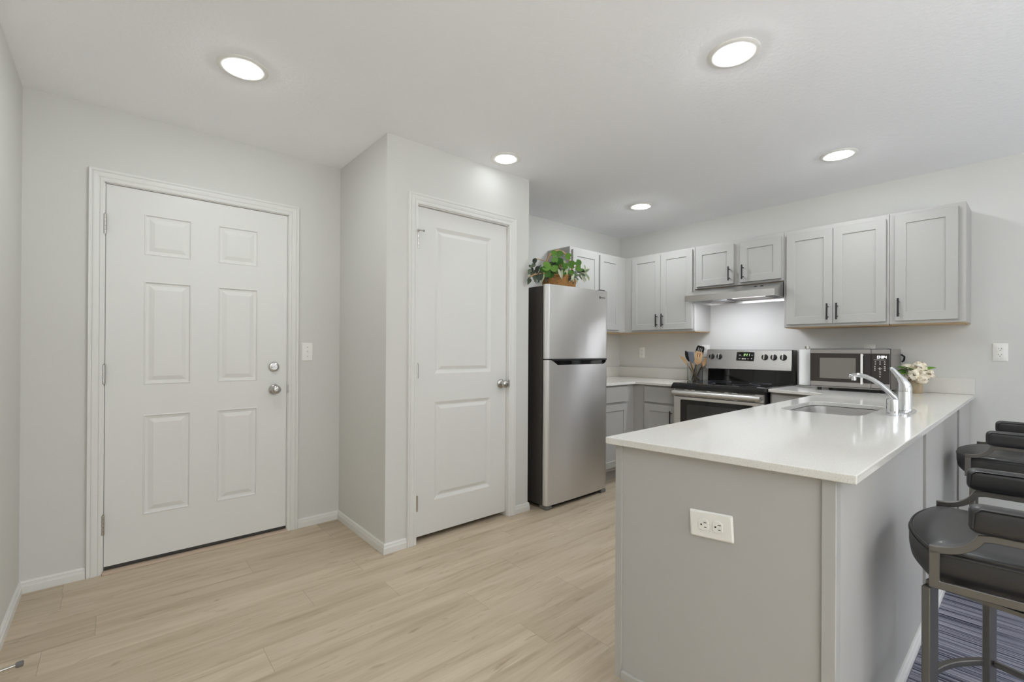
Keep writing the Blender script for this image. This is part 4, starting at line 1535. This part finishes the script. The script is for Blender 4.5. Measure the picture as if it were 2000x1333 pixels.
bm = newbm()
LEAVES = [(2.431, 2.414, 1.808, 0.038), (2.525, 2.433, 1.808, 0.035), (2.444, 2.422, 1.759, 0.034), (2.497, 2.436, 1.747, 0.022), (2.531, 2.438, 1.925, 0.027), (2.555, 2.404, 1.862, 0.034), (2.502, 2.401, 1.867, 0.028),
          (2.703, 2.45, 1.925, 0.03), (2.705, 2.416, 1.857, 0.034), (2.786, 2.414, 1.878, 0.03), (2.841, 2.46, 1.837, 0.034), (2.713, 2.428, 1.794, 0.027), (2.883, 2.45, 1.834, 0.022), (2.584, 2.429, 1.925, 0.032), (2.412, 2.438, 1.784, 0.026), (2.627, 2.409, 1.833, 0.028)]
for x, y, z, r_ in LEAVES:
    round_leaf(bm, Vector((x, y, z)), Vector((-0.6 + rnd(-0.35, 0.35), -0.75, rnd(-0.45, 0.35))), r_, 14, rnd(0, 6))
for k in range(34):
    a = rnd(0, 2 * math.pi)
    q = rnd(0.3, 1.0)
    round_leaf(bm, Vector((bx - 0.02 + 0.19 * q * math.cos(a), by - 0.02 + 0.11 * q * math.sin(a), bz + 0.125 + rnd(0.0, 0.15) * (1.15 - q))), Vector((math.cos(a) - 0.4, math.sin(a) - 0.6, rnd(-0.2, 0.9))), rnd(0.022, 0.036), 12, rnd(0, 6))
obj('green_leaves', bm, M['leaf'], pl, smooth=60, label='round bright green leaves')
DARK = [((2.339, 2.44, 1.862), (2.3, 2.41, 1.815)), ((2.334, 2.44, 1.82), (2.274, 2.41, 1.786)), ((2.293, 2.44, 1.777), (2.245, 2.41, 1.735)), ((2.313, 2.44, 1.746), (2.316, 2.41, 1.679)), ((2.355, 2.44, 1.755), (2.347, 2.41, 1.69)),
        ((2.288, 2.44, 1.706), (2.24, 2.41, 1.663)), ((2.402, 2.44, 1.821), (2.25, 2.41, 1.709)), ((2.371, 2.44, 1.806), (2.311, 2.41, 1.757)), ((2.392, 2.44, 1.778), (2.374, 2.41, 1.708)), ((2.308, 2.44, 1.828), (2.3, 2.41, 1.838))]
bm = newbm()
for p, q in DARK:
    p, q = Vector(p), Vector(q)
    leaf(bm, p, q - p, Vector((-0.5, -0.8, 0.3)), (q - p).length * 1.15, 0.030 if (q - p).length < 0.1 else 0.022, 0.12, 6)
for k in range(22):
    b0 = Vector((bx - 0.17 - rnd(0, 0.20), by - rnd(0.02, 0.13), bz + rnd(0.07, 0.17)))
    leaf(bm, b0, Vector((rnd(-1, 0.2), rnd(-0.6, 0.2), rnd(-1.1, 0.5))), Vector((-0.4, -1, 0.4)), rnd(0.04, 0.07), rnd(0.018, 0.028), 0.3, 5)
for k in range(16):
    b0 = Vector((bx + rnd(-0.14, 0.14), by - rnd(0.09, 0.14), bz + rnd(0.08, 0.16)))
    leaf(bm, b0, Vector((rnd(-0.6, 0.6), -0.6, rnd(-1, 0.1))), Vector((-0.4, -1, 0.4)), rnd(0.04, 0.06), rnd(0.016, 0.024), 0.2, 5)
obj('dark_leaves', bm, M['leafdark'], pl, smooth=60, label='dark slender leaves on the left')
PALE = [((2.62, 2.44, 1.82), (2.594, 2.41, 1.739)), ((2.58, 2.44, 1.812), (2.582, 2.41, 1.745)), ((2.667, 2.44, 1.842), (2.652, 2.41, 1.78)), ((2.769, 2.44, 1.789), (2.688, 2.41, 1.728)), ((2.769, 2.44, 1.785), (2.76, 2.41, 1.736)), ((2.745, 2.44, 1.778), (2.724, 2.41, 1.728)),
        ((2.856, 2.44, 1.799), (2.859, 2.41, 1.734)), ((2.882, 2.44, 1.81), (2.91, 2.41, 1.785)), ((2.888, 2.44, 1.882), (2.865, 2.41, 1.829)), ((2.901, 2.44, 1.825), (2.916, 2.41, 1.844)), ((2.92, 2.44, 1.806), (2.917, 2.41, 1.756)), ((2.637, 2.44, 1.886), (2.639, 2.41, 1.851)), ((2.43, 2.44, 1.755), (2.385, 2.425, 1.685)), ((2.708, 2.44, 1.847), (2.628, 2.41, 1.794)), ((2.831, 2.44, 1.8), (2.891, 2.41, 1.812))]
bm = newbm()
for p, q in PALE:
    p, q = Vector(p), Vector(q)
    leaf(bm, p, q - p, Vector((-0.5, -0.8, 0.3)), (q - p).length * 1.1, 0.020, 0.12, 6)
for k in range(12):
    b0 = Vector((bx + 0.15 + rnd(0, 0.08), by - rnd(0.04, 0.13), bz + rnd(0.10, 0.17)))
    leaf(bm, b0, Vector((rnd(0.1, 1), rnd(-0.5, 0.1), rnd(-1.0, 0.6))), Vector((-0.4, -1, 0.4)), rnd(0.035, 0.06), rnd(0.016, 0.024), 0.3, 5)
obj('pale_leaves', bm, M['leafpale'], pl, smooth=60, label='pale variegated slender leaves')
bm = newbm()
for p2, w_ in (((2.25, 2.41, 1.712), 0.0045), ((2.33, 2.44, 1.855), 0.003), ((2.33, 2.44, 1.70), 0.004), ((2.90, 2.44, 1.80), 0.003), ((2.86, 2.45, 1.87), 0.003), ((2.60, 2.47, 1.90), 0.003), ((2.53, 2.45, 1.90), 0.003)):
    p0 = Vector((bx, by - 0.03, bz + 0.06)); p2 = Vector(p2); p1 = (p0 + p2) / 2 + Vector((0, -0.03, 0.09))
    tube(bm, [p0 * (1 - t_) ** 2 + p1 * 2 * t_ * (1 - t_) + p2 * t_ * t_ for t_ in [i / 8 for i in range(9)]], w_, 6)
obj('stems', bm, M['cane'], pl, smooth=60, label='tan stems')

# ------------------------------------------------------------------ bar stools (built at the origin, front towards +Y)


def stool(loc, rot, base_rot, base_shift, label):
    t = bpy.data.objects.new('bar_stool', None)
    COL.objects.link(t)
    WOFF[t.name] = Vector((0, 0, 0))
    tag(t, label, 'bar stool', 'black leather bar stools at the peninsula')
    YF, YB, XA = 0.200, -0.225, 0.240
    # seat cushion with a bowed front
    out = []
    for k in range(17):
        s = -1 + 2 * k / 16
        out.append((0.222 * s, YF + 0.010 + 0.052 * (1 - s * s)))
    out += [(-0.222, -0.20), (0.222, -0.20)][::-1]
    def ringz(sc, z, up=0.0):
        return [(x * sc, (y - 0.0) * sc + (1 - sc) * 0.0, z) for x, y in out]
    bm = newbm()
    rings = [ringz(0.88, 0.600), ringz(0.95, 0.602), ringz(0.985, 0.615), ringz(1.0, 0.640), ringz(1.0, 0.668), ringz(0.985, 0.684), ringz(0.955, 0.692), ringz(0.80, 0.699), ringz(0.45, 0.703), ringz(0.1, 0.704)]
    loft(bm, rings)
    seat = obj('seat', bm, M['leather'], t, smooth=50)
    for z, sc in ((0.685, 0.985), (0.676, 0.9965)):
        bm = newbm(); rp = ringz(sc, z); tube(bm, rp + [rp[0]], 0.0030, 6)
        obj('piping', bm, M['leather'], seat, smooth=60)
    # side frames
    for s in (-1, 1):
        bm = newbm()
        path = [(s * XA, YB, 0.606), (s * XA, YF, 0.606), (s * XA, YF, 0.690)]
        strip(bm, path, (1, 0, 0), 0.012, 0.020)
        arm = []
        p0, p1, p2 = Vector((YF + 0.010, 0.692)), Vector((YF - 0.060, 0.692)), Vector((YF - 0.082, 0.742))
        for k in range(11):
            q = k / 10
            p = p0 * (1 - q) ** 2 + p1 * 2 * q * (1 - q) + p2 * q * q
            arm.append((s * XA, p.x, p.y))
        arm += [(s * XA, YF - 0.102, 0.746), (s * XA, YB, 0.746)]
        strip(bm, arm, (1, 0, 0), 0.012, 0.017)
        strip(bm, [(s * XA, YB, 0.600), (s * XA, YB, 0.90)], (1, 0, 0), 0.012, 0.020)
        obj('side_frame', bm, M['stoolmetal'], t, bevel=0.0015, seg=1)
        # arm pad
        bm = newbm()
        loft(bm, [[(s * XA + a, y, z) for a, z in rrect(-0.026 * k, 0.026 * k, 0.789 - 0.034 * k, 0.789 + 0.034 * k, 0.020 * k, 5)] for y, k in ((YF - 0.060, 0.55), (YF - 0.064, 0.80), (YF - 0.072, 0.95), (YF - 0.084, 1.0), (-0.10, 1.0), (YB + 0.03, 1.0))])
        ap = obj('arm_pad', bm, M['leather'], t, smooth=50)
        bm = newbm()
        for a in (-0.0245, 0.0245):
            tube(bm, [(s * XA + a, YF - 0.067, 0.770), (s * XA + a, YF - 0.070, 0.806), (s * XA + a, YF - 0.082, 0.8165), (s * XA + a, YB + 0.03, 0.8165)], 0.0026, 6)
        obj('piping', bm, M['leather'], ap, smooth=60)
    # back
    bm = newbm()
    rr_ = []
    for k in range(13):
        s = -1 + k / 6
        x = 0.262 * s
        y = YB - 0.055 * (1 - s * s)
        rr_.append([(x, y + a, z) for a, z in rrect(-0.026, 0.026, 0.755, 0.905, 0.022, 5)])
    loft(bm, rr_)
    obj('backrest', bm, M['leather'], t, smooth=50)
    bm = newbm(); strip(bm, [(-XA, YB, 0.606), (XA, YB, 0.606)], (0, 1, 0), 0.020, 0.012); strip(bm, [(-XA, YF - 0.05, 0.597), (XA, YF - 0.05, 0.597)], (0, 1, 0), 0.03, 0.006); strip(bm, [(-XA, YB + 0.08, 0.597), (XA, YB + 0.08, 0.597)], (0, 1, 0), 0.03, 0.006)
    obj('seat_frame', bm, M['stoolmetal'], t)
    # swivel base: turned against the seat
    Bm = Matrix.Translation((base_shift[0], base_shift[1], 0)) @ Matrix.Rotation(base_rot, 4, 'Z')
    bm = newbm(); lathe(bm, [(0.10, 0.577), (0.10, 0.593)], (0, 0, 0), 28)
    box(bm, -0.205, 0.205, -0.205, 0.205, 0.566, 0.5765)
    bm.transform(Bm)
    obj('swivel_plate', bm, M['stoolmetal'], t)
    HB = 0.198
    for sx in (-1, 1):
        for sy in (-1, 1):
            bm = newbm()
            box(bm, sx * HB - 0.026, sx * HB + 0.026, sy * HB - 0.009, sy * HB + 0.009, 0.010, 0.5655)
            bm.transform(Bm)
            obj('leg', bm, M['stoolmetal'], t, bevel=0.002, seg=1)
    bm = newbm()
    arc = [(-HB + 2 * HB * k / 14, HB + 0.060 * (1 - (2 * k / 14 - 1) ** 2), 0.235) for k in range(15)]
    strip(bm, arc, (0, 0, 1), 0.018, 0.018)
    for sx in (-1, 1):
        strip(bm, [(sx * HB, HB - 0.01, 0.235), (sx * HB, -HB + 0.01, 0.235)], (0, 0, 1), 0.016, 0.016)
    strip(bm, [(-HB, -HB, 0.235), (HB, -HB, 0.235)], (0, 0, 1), 0.016, 0.016)
    bm.transform(Bm)
    obj('foot_rail', bm, M['stoolmetal'], t, bevel=0.002, seg=1)
    t.location = loc
    t.rotation_euler = (0, 0, rot)
    return t


stool((1.813, -0.005, 0), R(4.7), R(-18.0), (-0.018, -0.0385), 'nearer black leather bar stool, by the near end of the peninsula')
stool((3.305, 0.023, 0), R(-1.1), R(3.0), (0.0, 0.0), 'farther black leather bar stool, by the right wall')

# ------------------------------------------------------------------ door stop on the left baseboard
ds = empty('door_stop', (XL + 0.0125, 2.40, 0.045), 'grey spring door stop on the left baseboard, cut by the frame', 'door stop')
bm = newbm()
tube(bm, [(XL + 0.013, 2.385, 0.048), (-0.262, 2.393, 0.050)], 0.0045, 10)
lathe(bm, [(0.012, 0.0005), (0.012, 0.004)], (XL + 0.0125, 2.385, 0.048), 14, 'x')
obj('rod', bm, M['nickel'], ds, smooth=50)
bm = newbm()
lathe(bm, [(0.0085, 0.0), (0.0105, 0.004), (0.0105, 0.018), (0.008, 0.020)], (-0.2615, 2.393, 0.050), 14, 'x')
obj('rubber_tip', bm, M['rubber'], ds, smooth=40, label='grey rubber tip')
